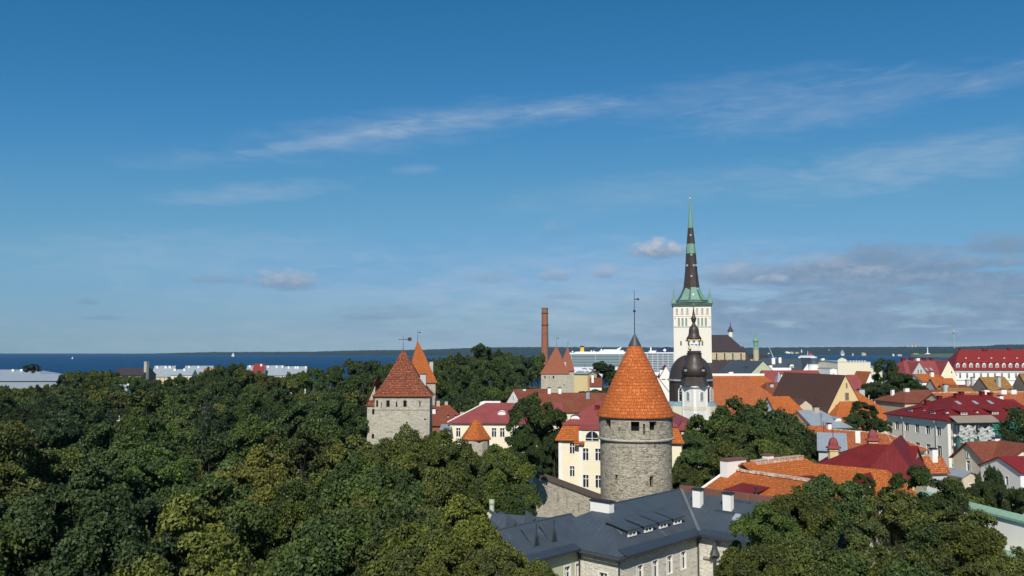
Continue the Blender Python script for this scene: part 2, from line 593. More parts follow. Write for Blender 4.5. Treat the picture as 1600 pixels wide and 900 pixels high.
VOID = flat_mat('unlit_opening', (0.012, 0.011, 0.010), 0.9, 0.1)
WOODDK = flat_mat('dark_timber', (0.035, 0.028, 0.022), 0.7)
SHUTTER = flat_mat('weathered_shutter', (0.16, 0.13, 0.09), 0.8)
IRON = flat_mat('dark_iron', (0.03, 0.03, 0.035), 0.5, 0.5)
LEAD = metal_mat('lead_cap', (0.055, 0.06, 0.07), wear=0.5)
GUTTER = flat_mat('zinc_gutter', (0.05, 0.055, 0.06), 0.5)
GOLD = flat_mat('gilded_ball', (0.75, 0.48, 0.12), 0.3, 0.5, 0.9, var=0.1)
PIPEW = flat_mat('pale_downpipe', (0.55, 0.53, 0.47), 0.5)
MORTAR = tile_mat('mortared_ridge_tile', (0.62, 0.52, 0.42), (0.46, 0.2, 0.12), (0.72, 0.66, 0.58), w=0.5, h=0.6, patch=0.3)
RIDGEB = metal_mat('brown_red_ridge', (0.19, 0.085, 0.06), wear=0.5)
SHIPW = flat_mat('ship_white_paint', (0.78, 0.80, 0.82), 0.4, var=0.08)
SHIPY = flat_mat('funnel_yellow', (0.72, 0.42, 0.03), 0.5, var=0.08)
SHIPB = flat_mat('ship_navy_paint', (0.015, 0.03, 0.08), 0.4, var=0.1)
SHIPR = flat_mat('ship_red_paint', (0.35, 0.03, 0.03), 0.4, var=0.1)
NETG = flat_mat('green_scaffold_net', (0.03, 0.17, 0.135), 0.8, 0.2, var=0.7)
NETW = flat_mat('torn_white_sheet', (0.45, 0.47, 0.46), 0.8, 0.2, var=0.6)
STEEL = flat_mat('galvanised_steel', (0.32, 0.33, 0.34), 0.45, 0.5, 0.6)
DISH = flat_mat('dish_white', (0.75, 0.76, 0.78), 0.4, var=0.05)
COPING = flat_mat('dark_stone_coping', (0.075, 0.062, 0.055), 0.9, .1, var=.5)
BARK = flat_mat('tree_bark', (0.055, 0.045, 0.035), 0.9, 0.1, var=0.5)
BIRCHB = flat_mat('birch_bark', (0.52, 0.50, 0.46), 0.8, 0.2, var=0.7)

# ------------------------------------------------------------------ ground, water, far shores, air


def sstep(t):
    t = max(0.0, min(1.0, t))
    return t * t * (3 - 2 * t)


def ground_z(x, y):
    z = 18.0 - 15.0 * sstep((y - 520) / 560) - 7.0 * sstep((y - 1120) / 200)
    z += 22.0 * sstep((46 - y) / 34)
    z += 15.0 * math.exp(-((x + 16) / 62) ** 2 - ((y - 440) / 85) ** 2)
    z += 8.0 * math.exp(-((x + 95) / 42) ** 2 - ((y - 455) / 80) ** 2)
    z += 3.0 * sstep((x - 60) / 200) * sstep((y - 150) / 150) * (1 - sstep((y - 500) / 300))
    return z


def g_ground():
    ys = [-120, -60, -20, 0] + [10 + 8 * i for i in range(60)] + [500 + 25 * i for i in range(36)]
    xs = [-1500, -1100, -800, -600, -450] + [-360 + 12 * i for i in range(61)] + [460, 560, 700, 900, 1200, 1600]
    v, f = [], []
    for y in ys:
        for x in xs:
            v.append((x, y, ground_z(x, y) + 0.3 * math.sin(x * .21) * math.sin(y * .17)))
    nx = len(xs)
    for j in range(len(ys) - 1):
        for i in range(nx - 1):
            a = j * nx + i
            f.append((a, a + 1, a + nx + 1, a + nx))
    me = bpy.data.meshes.new('ground')
    me.from_pydata(v, [], f)
    m, nt, b = newmat('ground_grass_and_paving')
    oc = coord('Object')
    n1 = nz(oc, 0.06, 5, 0.6)
    n2 = nz(oc, 0.9, 4, 0.6)
    grass = mixc(smooth(n2, 0.35, 0.7), (0.035, 0.05, 0.018), (0.07, 0.075, 0.03))
    pave = mixc(smooth(n2, 0.35, 0.7), (0.12, 0.11, 0.10), (0.2, 0.185, 0.16))
    xx = X(sepuv(oc, 0)); yy = X(sepuv(oc, 1))
    town = smooth(xx - yy * 0.10 + (n1 - 0.5) * 40, 0, 12)
    setp(b, mixc(town, grass, mixc(smooth(n1, .5, .6), pave, grass)), 0.95, 0.1)
    bump(b, n2, 0.5, 0.2)
    me.materials.append(m)
    o = bpy.data.objects.new('ground', me)
    COL.objects.link(o)
    tag(o, 'grassy park ground and paved old town ground', 'ground', kind='structure')


def g_sea():
    m, nt, b = newmat('sea_water')
    oc = coord('Object')
    n1 = nz(coord('Object', (1, 2.5, 1)), 0.02, 5, 0.6)
    n2 = nz(coord('Object', (0.6, 2.5, 1)), 0.0016, 4, 0.6)
    col = mixc(smooth(n2, 0.35, 0.7), (0.004, 0.040, 0.108), (0.008, 0.058, 0.145))
    setp(b, col, 0.6, 0.10)
    b.inputs['IOR'].default_value = 1.33
    bump(b, n1, 0.8, 6.0)
    v = [(-16000, 1080, 0), (16000, 1080, 0), (16000, 14500, 0), (-16000, 14500, 0)]
    me = bpy.data.meshes.new('sea')
    me.from_pydata(v, [], [(0, 1, 2, 3)])
    me.materials.append(m)
    o = bpy.data.objects.new('sea', me)
    COL.objects.link(o)
    tag(o, 'deep blue bay reaching the horizon', 'sea', kind='structure')


def shore(name, label, knots, step, mat, seed, rough=2.0, zmin=4):
    """knots: (px, shore distance, crest px y, crest distance)"""
    rnd = random.Random(seed)
    rows = []
    px = knots[0][0]
    while px <= knots[-1][0] + 0.1:
        for a, b in zip(knots, knots[1:]):
            if a[0] <= px <= b[0]:
                t = (px - a[0]) / (b[0] - a[0])
                k = [a[i] + (b[i] - a[i]) * t for i in range(4)]
                break
        ds = k[1] * (1 + 0.01 * math.sin(px * .11 + seed)); dc = k[3]
        c = P(px, k[2], dc)
        z = max(zmin, c.z + rnd.uniform(-rough, rough))
        s = P(px, 556, ds); tx = s.x / s.y; cx = c.x / c.y
        rows.append([(tx * ds, ds, -2), (tx * (ds + 60), ds + 60, 5), (tx * (ds * .6 + dc * .4), ds * .6 + dc * .4, 5 + (z - 5) * .45 + rnd.uniform(-1, 1)),
                     (cx * (dc * .8 + ds * .2), dc * .8 + ds * .2, 4 + (z - 4) * .85 + rnd.uniform(-1, 1)), (cx * dc, dc, z), (cx * (dc + 900), dc + 900, -2)])
        px += step
    v = [p for r in rows for p in r]
    n = 6
    f = [(i * n + j, (i + 1) * n + j, (i + 1) * n + j + 1, i * n + j + 1) for i in range(len(rows) - 1) for j in range(n - 1)]
    me = bpy.data.meshes.new(name)
    me.from_pydata(v, [], f)
    me.materials.append(mat)
    o = bpy.data.objects.new(name, me)
    COL.objects.link(o)
    tag(o, label, 'hills', kind='structure')


def g_far():
    m, nt, b = newmat('far_wooded_land')
    oc = coord('Object')
    n1 = nz(oc, 0.004, 5, 0.65)
    n2 = nz(oc, 0.02, 4, 0.65)
    col = mixc(smooth(n1, 0.3, 0.7), (0.009, 0.017, 0.012), (0.022, 0.034, 0.020))
    col = mixc(smooth(n2, 0.45, 0.75) * .7, col, (0.005, 0.010, 0.008))
    setp(b, col, 0.95, 0.1)
    shore('far_coast', 'low faint headland on the sea horizon', [(-120, 14000, 552.6, 14200), (60, 14000, 552.2, 14200), (100, 14000, 553, 14200), (190, 13600, 552.6, 14000)], 4, m, 1, 1.5, 2)
    shore('hills', 'long wooded peninsula across the bay', [(150, 12500, 553.2, 12800), (240, 11500, 552.2, 12400), (330, 10500, 550.0, 12200), (480, 9500, 549.6, 12000), (560, 9200, 547.4, 12000),
           (660, 9000, 546.4, 11800), (760, 9000, 542.6, 11800), (860, 9000, 542.2, 11800), (1010, 9400, 542.6, 11800), (1180, 9800, 543.4, 11800)], 3, m, 2, 3.0)
    shore('hills', 'wooded coast and plateau beyond the harbour', [(1120, 9900, 543.6, 11000), (1240, 9700, 542.6, 10600), (1300, 9300, 542.0, 10400), (1400, 8600, 542.0, 10200), (1440, 7600, 541.8, 10000), (1500, 6400, 541.6, 9800),
           (1540, 6000, 540.6, 9600), (1560, 5800, 538.6, 9400), (1620, 5400, 537.6, 9200), (1740, 5000, 537.4, 9000)], 3, m, 3, 3.0)
    m2, nt, b = newmat('shore_meadow')
    n1 = nz(coord('Object'), 0.01, 4, 0.6)
    setp(b, mixc(smooth(n1, .3, .7), (0.06, 0.10, 0.035), (0.10, 0.13, 0.055)), 0.95, 0.1)
    shore('meadow', 'pale green meadow by the memorial obelisk', [(1424, 6950, 553.6, 7300), (1470, 6300, 552.4, 7000), (1505, 5900, 552.0, 6800), (1530, 5600, 552.2, 6500)], 3, m2, 4, 0.6, 6)


def g_haze():
    mb = MB()
    mb.box(-17000, 17000, -400, 16000, -9, 340)
    m = bpy.data.materials.new('pale_air')
    m.use_nodes = True
    nt = m.node_tree
    nt.nodes.clear()
    o = nt.nodes.new('ShaderNodeOutputMaterial')
    v = nt.nodes.new('ShaderNodeVolumePrincipled')
    v.inputs['Color'].default_value = (0.45, 0.72, 1.0, 1)
    v.inputs['Density'].default_value = HAZE
    v.inputs['Anisotropy'].default_value = 0.0
    nt.links.new(v.outputs[0], o.inputs['Volume'])
    h = mb.build('haze', m)
    tag(h, 'thin bluish summer air over the bay', 'haze', kind='stuff')


HAZE = 2.0e-5
g_ground(); g_sea(); g_far(); g_haze()

# ------------------------------------------------------------------ building kit


class Block:
    """a rectangular building volume with its roof, in the local frame of its thing (u right, v away, z up)"""

    def __init__(s, root, u0, u1, v0, v1, z0, ze, rise, axis='u', hip=(0, 0), ov=0.45, wall=None, roof=None, t=0.2,
                 wins=(), openfaces='flrb', gov=None, wallname='wall', parapet=0, style='cross', trim=None, roofname='roof'):
        s.root, s.u0, s.u1, s.v0, s.v1, s.z0, s.ze, s.rise, s.axis, s.hip, s.ov = root, u0, u1, v0, v1, z0, ze, rise, axis, hip, ov
        s.roofm, s.wallm = roof, wall
        half = ((v1 - v0) if axis == 'u' else (u1 - u0)) / 2
        s.half = half
        s.k = rise / half
        s.style = style
        s.trim = trim or FRAME
        gov = 0.25 if gov is None else gov
        s.wall_obj = s.make_walls(wall, wins, openfaces, wallname) if wall else None
        s.roof_obj = s.make_roof(roof, ov, gov, t, roofname) if roof else None

    # map (along, inward, z) of a face to the local frame
    def M(s, face):
        if face == 'f': return lambda a, t, z: (a, s.v0 + t, z)
        if face == 'b': return lambda a, t, z: (a, s.v1 - t, z)
        if face == 'l': return lambda a, t, z: (s.u0 + t, a, z)
        return lambda a, t, z: (s.u1 - t, a, z)

    def span(s, face):
        return (s.u0, s.u1) if face in 'fb' else (s.v0, s.v1)

    def is_gable(s, face):
        if s.axis == 'u': return (face == 'l' and s.hip[0] <= 0) or (face == 'r' and s.hip[1] <= 0)
        return (face == 'f' and s.hip[0] <= 0) or (face == 'b' and s.hip[1] <= 0)

    def make_walls(s, mat, wins, faces, name):
        mb = MB()
        per = {}
        for w in wins:
            face, n, rows, ww = w[0], w[1], w[2], w[3]
            m0 = w[4] if len(w) > 4 else None
            m1 = w[5] if len(w) > 5 else m0
            a0, a1 = s.span(face)
            L = a1 - a0
            if m0 is None: m0 = m1 = L / (n + 1) - ww / 2 if n > 1 else (L - ww) / 2
            for i in range(n):
                c = a0 + m0 + ww / 2 + (0 if n == 1 else (L - m0 - m1 - ww) * i / (n - 1))
                for drop, h in rows:
                    per.setdefault(face, []).append((c - ww / 2, c + ww / 2, s.ze - drop - h, s.ze - drop))
        for face in faces:
            a0, a1 = s.span(face)
            M = s.M(face)
            ws = [w for w in per.get(face, []) if w[3] <= s.ze and w[2] >= s.z0]
            gw = [w for w in per.get(face, []) if w[3] > s.ze]
            us = sorted({a0, a1, *[w[0] for w in ws], *[w[1] for w in ws]})
            zs = sorted({s.z0, s.ze, *[w[2] for w in ws], *[w[3] for w in ws]})
            for i in range(len(us) - 1):
                for j in range(len(zs) - 1):
                    cu, cz = (us[i] + us[i + 1]) / 2, (zs[j] + zs[j + 1]) / 2
                    if any(w[0] < cu < w[1] and w[2] < cz < w[3] for w in ws): continue
                    mb.face([M(us[i], 0, zs[j]), M(us[i + 1], 0, zs[j]), M(us[i + 1], 0, zs[j + 1]), M(us[i], 0, zs[j + 1])])
            D = 0.22
            for a, b, c, d in ws:
                mb.face([M(a, 0, c), M(b, 0, c), M(b, D, c), M(a, D, c)])
                mb.face([M(a, 0, d), M(b, 0, d), M(b, D, d), M(a, D, d)])
                mb.face([M(a, 0, c), M(a, D, c), M(a, D, d), M(a, 0, d)])
                mb.face([M(b, 0, c), M(b, D, c), M(b, D, d), M(b, 0, d)])
                s.window(face, a, b, c, d, D)
            if s.is_gable(face):
                mb.face([M(a0, 0, s.ze), M(a1, 0, s.ze), M((a0 + a1) / 2, 0, s.ze + s.rise)])
                for a, b, c, d in gw: s.window(face, a, b, c, d, -0.02)
        return mb.build(name, mat, s.root)

    def window(s, face, a, b, c, d, D):
        M = s.M(face)
        window(s.root, M, a, b, c, d, D, s.style, s.trim)

    def top(s, u, v):
        """height of the roof's upper face"""
        if s.axis == 'u':
            e = min(v - s.v0, s.v1 - v) * s.k
            if s.hip[0] > 0: e = min(e, (u - s.u0) * s.rise / s.hip[0])
            if s.hip[1] > 0: e = min(e, (s.u1 - u) * s.rise / s.hip[1])
        else:
            e = min(u - s.u0, s.u1 - u) * s.k
            if s.hip[0] > 0: e = min(e, (v - s.v0) * s.rise / s.hip[0])
            if s.hip[1] > 0: e = min(e, (s.v1 - v) * s.rise / s.hip[1])
        return s.ze + e + 0.2

    def make_roof(s, mat, ov, gov, t, name='roof'):
        mb = MB()
        # work in (a along the ridge, c across)
        if s.axis == 'u': a0, a1, c0, c1, T = s.u0, s.u1, s.v0, s.v1, (lambda a, c, z: (a, c, z))
        else: a0, a1, c0, c1, T = s.v0, s.v1, s.u0, s.u1, (lambda a, c, z: (c, a, z))
        cm = (c0 + c1) / 2
        ze = s.ze - ov * s.k
        zr = s.ze + s.rise
        h0, h1 = s.hip
        ea0 = a0 - (ov if h0 > 0 else gov); ea1 = a1 + (ov if h1 > 0 else gov)
        r0 = a0 + h0 if h0 > 0 else ea0
        r1 = a1 - h1 if h1 > 0 else ea1
        for dz in (t, 0.0):
            A, B, C, D = T(ea0, c0 - ov, ze + dz), T(ea1, c0 - ov, ze + dz), T(ea1, c1 + ov, ze + dz), T(ea0, c1 + ov, ze + dz)
            R0, R1 = T(r0, cm, zr + dz), T(r1, cm, zr + dz)
            mb.face([A, B, R1, R0]); mb.face([C, D, R0, R1])
            if h0 > 0: mb.face([D, A, R0])
            if h1 > 0: mb.face([B, C, R1])

        def edge(p, q):
            mb.face([p, q, (q[0], q[1], q[2] + t), (p[0], p[1], p[2] + t)])
        A, B, C, D = T(ea0, c0 - ov, ze), T(ea1, c0 - ov, ze), T(ea1, c1 + ov, ze), T(ea0, c1 + ov, ze)
        R0, R1 = T(r0, cm, zr), T(r1, cm, zr)
        edge(A, B); edge(C, D)
        if h0 > 0: edge(D, A)
        else: edge(D, R0); edge(R0, A)
        if h1 > 0: edge(B, C)
        else: edge(B, R1); edge(R1, C)
        s.ends = (R0, R1)
        return mb.build(name, mat, s.root)

    def chimney(s, u, v, su, sv, h, mat=None, cap=None, pots=0):
        base = min(s.top(u + i * su / 2, v + j * sv / 2) for i in (-1, 1) for j in (-1, 1)) - 0.5
        top = s.top(u, v) + h
        mb = MB()
        mb.box(u - su / 2, u + su / 2, v - sv / 2, v + sv / 2, base, top)
        c = mb.build('chimney', mat or WHITE, s.roof_obj)
        mb = MB()
        mb.box(u - su / 2 - .1, u + su / 2 + .1, v - sv / 2 - .1, v + sv / 2 + .1, top + .002, top + .14)
        if pots:
            for i in range(pots):
                x = u + su * (-.5 + (i + .5) / pots)
                mb.lathe([(.16, top + .14), (.13, top + .6)], 8, (x, v))
            mb.build('chimney_cap', cap or IRON, s.roof_obj)
        else:
            mb.box(u - su / 2 + .06, u + su / 2 - .06, v - sv / 2 + .06, v + sv / 2 - .06, top + .14, top + .2)
            mb.build('chimney_cap', cap or IRON, s.roof_obj)
        return c

    def dormer(s, face, a, t, w, h, kind='shed', wall=None, roof=None, over=.25):
        """dormer on a slope; a along the eave, t = inset of its front from the wall line"""
        M = s.M(face)
        a0, a1 = a - w / 2, a + w / 2
        zf = s.ze + t * s.k + 0.1
        zt = zf + h
        mb = MB()
        if kind == 'shed':
            slope = s.k * 0.35
            back = t + (h) / max(s.k - slope, .1)
            zb = zt + (back - t) * slope
            for q in (a0, a1):
                mb.face([M(q, t, zf), M(q, back, zb), M(q, t, zt)])
            mb.face([M(a0, t, zf), M(a1, t, zf), M(a1, t, zt), M(a0, t, zt)])
            d = mb.build('dormer', wall or s.roofm, s.root)
            mr = MB()
            f0 = t - .35
            z0 = zt - .35 * slope
            for dz in (0.02, 0.14):
                mr.face([M(a0 - over, f0, z0 + dz), M(a1 + over, f0, z0 + dz), M(a1 + over, back, zb + dz), M(a0 - over, back, zb + dz)])
            mr.face([M(a0 - over, f0, z0 + .02), M(a1 + over, f0, z0 + .02), M(a1 + over, f0, z0 + .14), M(a0 - over, f0, z0 + .14)])
            for q in (a0 - over, a1 + over):
                mr.face([M(q, f0, z0 + .02), M(q, back, zb + .02), M(q, back, zb + .14), M(q, f0, z0 + .14)])
            mr.build('dormer_roof', roof or s.roofm, d)
        else:
            rr = w * .5 * (0.9 if kind == 'gable' else 0.7)
            back = t + h / s.k
            backr = t + (h + rr) / s.k
            for q in (a0, a1):
                mb.face([M(q, t, zf), M(q, back, zt), M(q, t, zt)])
            if kind == 'round':
                top = [(a + math.cos(x) * w / 2, zt + math.sin(x) * rr) for x in [math.pi * i / 8 for i in range(9)]]
            else:
                top = [(a1, zt), (a, zt + rr), (a0, zt)]
            mb.face([M(a0, t, zf), M(a1, t, zf)] + [M(x, t, z) for x, z in top])
            d = mb.build('dormer', wall or s.roofm, s.root)
            mr = MB()
            for (xa, za), (xb, zb_) in zip(top, top[1:]):
                ba, bb = t + (za - zf) / s.k, t + (zb_ - zf) / s.k
                o = .18
                for dz in (0.02, .12):
                    mr.face([M(xa + (xa - a) * .12, t - o, za + dz), M(xb + (xb - a) * .12, t - o, zb_ + dz), M(xb, bb, zb_ + dz), M(xa, ba, za + dz)])
                mr.face([M(xa + (xa - a) * .12, t - o, za + .02), M(xb + (xb - a) * .12, t - o, zb_ + .02), M(xb + (xb - a) * .12, t - o, zb_ + .12), M(xa + (xa - a) * .12, t - o, za + .12)])
            mr.build('dormer_roof', roof or s.roofm, d)
        ww = w - .36
        if kind != 'vent':
            window(d, M, a - ww / 2, a + ww / 2, zf + .18, zt - .08, t - .03, 'cross', s.trim, is_abs=True)
        return d

    def skylight(s, face, a, t, w=.8, l=1.2):
        M = s.M(face)
        z = lambda q: s.ze + q * s.k + .2
        mb = MB()
        for dt, dl, dz in ((0, 0, .12),):
            mb.face([M(a - w / 2, t, z(t) + dz), M(a + w / 2, t, z(t) + dz), M(a + w / 2, t + l, z(t + l) + dz), M(a - w / 2, t + l, z(t + l) + dz)])
        for p, q in (((a - w / 2, t), (a + w / 2, t)), ((a + w / 2, t), (a + w / 2, t + l)), ((a - w / 2, t), (a - w / 2, t + l)), ((a - w / 2, t + l), (a + w / 2, t + l))):
            mb.face([M(p[0], p[1], z(p[1])), M(q[0], q[1], z(q[1])), M(q[0], q[1], z(q[1]) + .12), M(p[0], p[1], z(p[1]) + .12)])
        return mb.build('skylight', PALEROOF, s.root)

    def ridge_cap(s, mat, r=.14, hips=True, name='ridge_cap'):
        mb = MB()
        R0, R1 = [Vector(p) + Vector((0, 0, .2)) for p in s.ends]
        mb.tube(R0, R1, r, n=6)
        if hips:
            ze = s.ze - s.ov * s.k + .2
            if s.axis == 'u': cs = [(s.u0 - s.ov, s.v0 - s.ov), (s.u0 - s.ov, s.v1 + s.ov), (s.u1 + s.ov, s.v0 - s.ov), (s.u1 + s.ov, s.v1 + s.ov)]
            else: cs = [(s.u0 - s.ov, s.v0 - s.ov), (s.u1 + s.ov, s.v0 - s.ov), (s.u0 - s.ov, s.v1 + s.ov), (s.u1 + s.ov, s.v1 + s.ov)]
            for i, R in enumerate((R0, R0, R1, R1)):
                if s.hip[i // 2] > 0: mb.tube((*cs[i], ze), R, r * .8, n=5)
        return mb.build(name, mat, s.roof_obj)

    def antenna(s, u, v, h):
        z = s.top(u, v)
        mb = MB()
        mb.tube((u, v, z - .4), (u, v, z + h), .045)
        for k in range(4): mb.tube((u - .5, v, z + h - .12 - .22 * k), (u + .5, v, z + h - .12 - .22 * k), .025, n=4)
        return mb.build('antenna', IRON, s.roof_obj)

    def gutter(s, face='f', mat=None):
        M = s.M(face)
        a0, a1 = s.span(face)
        z = s.ze - s.ov * s.k
        mb = MB()
        mb.tube(M(a0 - s.ov, -s.ov - .08, z + .02), M(a1 + s.ov, -s.ov - .08, z + .02), .09, n=6)
        return mb.build('gutter', mat or GUTTER, s.root)

    def cornice(s, faces, mat, h=.4, out=.22, drop=0.03):
        mb = MB()
        for face in faces:
            M = s.M(face)
            a0, a1 = s.span(face)
            mb.box(a0 - out * (face in 'fb'), a1 + out * (face in 'fb'), -out, -0.003, s.ze - h - drop, s.ze - drop, M)
            mb.box(a0 - out * .5, a1 + out * .5, -out * .5, -0.003, s.ze - h - drop - .25, s.ze - h - drop - .002, M)
        return mb.build('cornice', mat, s.root)


def window(root, M, a, b, c, d, D, style, trim, is_abs=False):
    mb = MB()
    w, h = b - a, d - c
    fw = min(.11, w * .13)
    f0, f1 = ((D - .12, D + .02) if is_abs else ((-.025, max(D, .1)) if D > 0 else (D - .10, .05)))
    if is_abs: pane_t = D - .05
    elif D > 0: pane_t = D - .03
    else: pane_t = D - .04
    # lining of the opening
    mb.box(a - .03, a + fw, f0, f1, c - .03, d + .03, M)
    mb.box(b - fw, b + .03, f0, f1, c - .03, d + .03, M)
    mb.box(a + fw, b - fw, f0, f1, d - fw, d + .03, M)
    mb.box(a + fw, b - fw, f0, f1, c - .03, c + fw * .8, M)
    if style != 'plain':
        m0, m1 = pane_t - .05, pane_t + .02
        cx = (a + b) / 2
        bar = min(.06, w * .07)
        zc = c + h * .66
        mb.box(cx - bar, cx + bar, m0, m1, c + fw * .8, d - fw, M)
        mb.box(a + fw, cx - bar, m0, m1, zc - bar * .8, zc + bar * .8, M)
        mb.box(cx + bar, b - fw, m0, m1, zc - bar * .8, zc + bar * .8, M)
    o = mb.build('window', trim, root)
    mp = MB()
    mp.face([M(a + .01, pane_t, c + .01), M(b - .01, pane_t, c + .01), M(b - .01, pane_t, d - .01), M(a + .01, pane_t, d - .01)])
    mp.build('pane', GLASS, o)
    return o


def solveW(A, rot, px):
    """length along direction rot from A whose end shows at pixel column px"""
    c, s = math.cos(rot), math.sin(rot)
    ct, st = math.cos(PITCH), math.sin(PITCH)
    k = (px - 800) / F
    dz = A.z - CAMZ
    return (k * (A.y * ct + dz * st) - A.x) / (c - k * s * ct)


def zat(p, py):
    """height at plan point p that shows on pixel row py"""
    d = ray(800, py)
    # same forward/up ratio: solve along the vertical line
    ct, st = math.cos(PITCH), math.sin(PITCH)
    k = (450 - py) / F
    dz = p.y * (k * ct + st) / (ct - k * st)
    return CAMZ + dz


ANT = random.Random(12)


def house(label, px, py, d, rot, W, D, ridge_py=None, rise=None, axis='u', hip=(0, 0), wall=None, roof=None, wins=(), group=None,
          gz=None, name='town_house', cat='house', ov=.45, gov=None, style='cross', roofn='roof'):
    """(px, py): the wall top at the front left corner, d metres along the view; W: metres or ('px', column)"""
    A = P(px, py, d)
    r = math.radians(rot)
    if isinstance(W, tuple): W = solveW(A, r, W[1])
    if isinstance(D, tuple): D = solveW(A, r + math.pi / 2, D[1])
    gz = ground_z(A.x, A.y) - 0.5 if gz is None else gz
    root = empty(name, (A.x, A.y, gz), r, label, cat, group)
    if rise is None:
        q = Vector((math.cos(r), math.sin(r), 0)); n = Vector((-math.sin(r), math.cos(r), 0))
        mid = A + q * (W / 2) + n * (D / 2)
        rise = zat(mid, ridge_py) - A.z - .2
    rise = max(rise, .6)
    b = Block(root, 0, W, 0, D, 0, A.z - gz, rise, axis, hip, ov, wall, roof, wins=wins, gov=gov, style=style, roofname=roofn)
    b.W, b.D = W, D
    b.A, b.gz = A, gz
    if ANT.random() < .45 and roof:
        b.antenna(b.W * ANT.uniform(.2, .8), b.D * ANT.uniform(.45, .6), ANT.uniform(1.6, 3.0))
    return b

# ------------------------------------------------------------------ towers, churches and other landmarks
_old_window = window


def window(root, M, a, b, c, d, D, style, trim, is_abs=False):
    if style in ('slit', 'shutter'):
        mb = MB()
        t = D - .02 if D > 0 else D
        mb.face([M(a, t, c), M(b, t, c), M(b, t, d), M(a, t, d)])
        return mb.build('arrow_slit' if style == 'slit' else 'shutter', VOID if style == 'slit' else SHUTTER, root)
    return _old_window(root, M, a, b, c, d, D, style, trim, is_abs)


def arch_poly(w, h, n=8, pointed=False):
    r = w / 2
    pts = [(-r, 0), (r, 0), (r, h - r)]
    for i in range(1, n):
        a = math.pi * i / n
        k = 1.35 if pointed else 1.0
        pts.append((r * math.cos(a), h - r + r * k * math.sin(a)))
    pts.append((-r, h - r))
    return pts


def arch_window(root, M, c, z, w, h, t=0.0, frame=None, pane=None, name='window', panename='pane', fw=.12, depth=.12, bars=0):
    """arched surround standing proud of the wall with a pane inside it"""
    o_, i_ = arch_poly(w, h), arch_poly(w - 2 * fw, h - fw)
    mb = MB()
    n = len(o_)
    i_ = [(x, y + fw * .6) for x, y in i_]
    for k in range(n):
        a, b, p, q = o_[k], o_[(k + 1) % n], i_[k], i_[(k + 1) % n]
        mb.face([M(c + a[0], t - depth, z + a[1]), M(c + b[0], t - depth, z + b[1]), M(c + q[0], t - depth, z + q[1]), M(c + p[0], t - depth, z + p[1])])
        mb.face([M(c + a[0], t - depth, z + a[1]), M(c + b[0], t - depth, z + b[1]), M(c + b[0], t + .05, z + b[1]), M(c + a[0], t + .05, z + a[1])])
        mb.face([M(c + p[0], t - depth, z + p[1]), M(c + q[0], t - depth, z + q[1]), M(c + q[0], t + .05, z + q[1]), M(c + p[0], t + .05, z + p[1])])
    if bars:
        mb.box(c - .05, c + .05, t - depth * .8, t - .03, z + fw * .5, z + h - fw, M)
        for k in range(1, bars + 1):
            zz = z + (h - w / 2) * k / bars
            for s0, s1 in ((-w / 2 + fw, -.05), (.05, w / 2 - fw)):
                mb.box(c + s0, c + s1, t - depth * .8, t - .03, zz - .04, zz + .04, M)
    o = mb.build(name, frame, root)
    mp = MB()
    mp.face([M(c + x, t - .02, z + y) for x, y in i_])
    mp.build(panename, pane, o)
    return o


def vane(root, x, y, z0, z1, flag=1, ball=None, mat=None, r=.06):
    mb = MB()
    mb.tube((x, y, z0), (x, y, z1), r, r * .4, 6)
    if ball: mb.ball((x, y, ball[0]), ball[1], 8)
    h = z1 - (z1 - z0) * .22
    L = flag
    mb.box(x + .05, x + L * .55, y - .03, y + .03, h - .03, h + .12)
    mb.box(x + L * .55, x + L, y - .03, y + .03, h - L * .16, h + L * .26)
    if flag > 1.6: mb.box(x - L * .6, x - .05, y - .03, y + .03, h - .02, h + .1)
    return mb.build('weather_vane', mat or IRON, root)


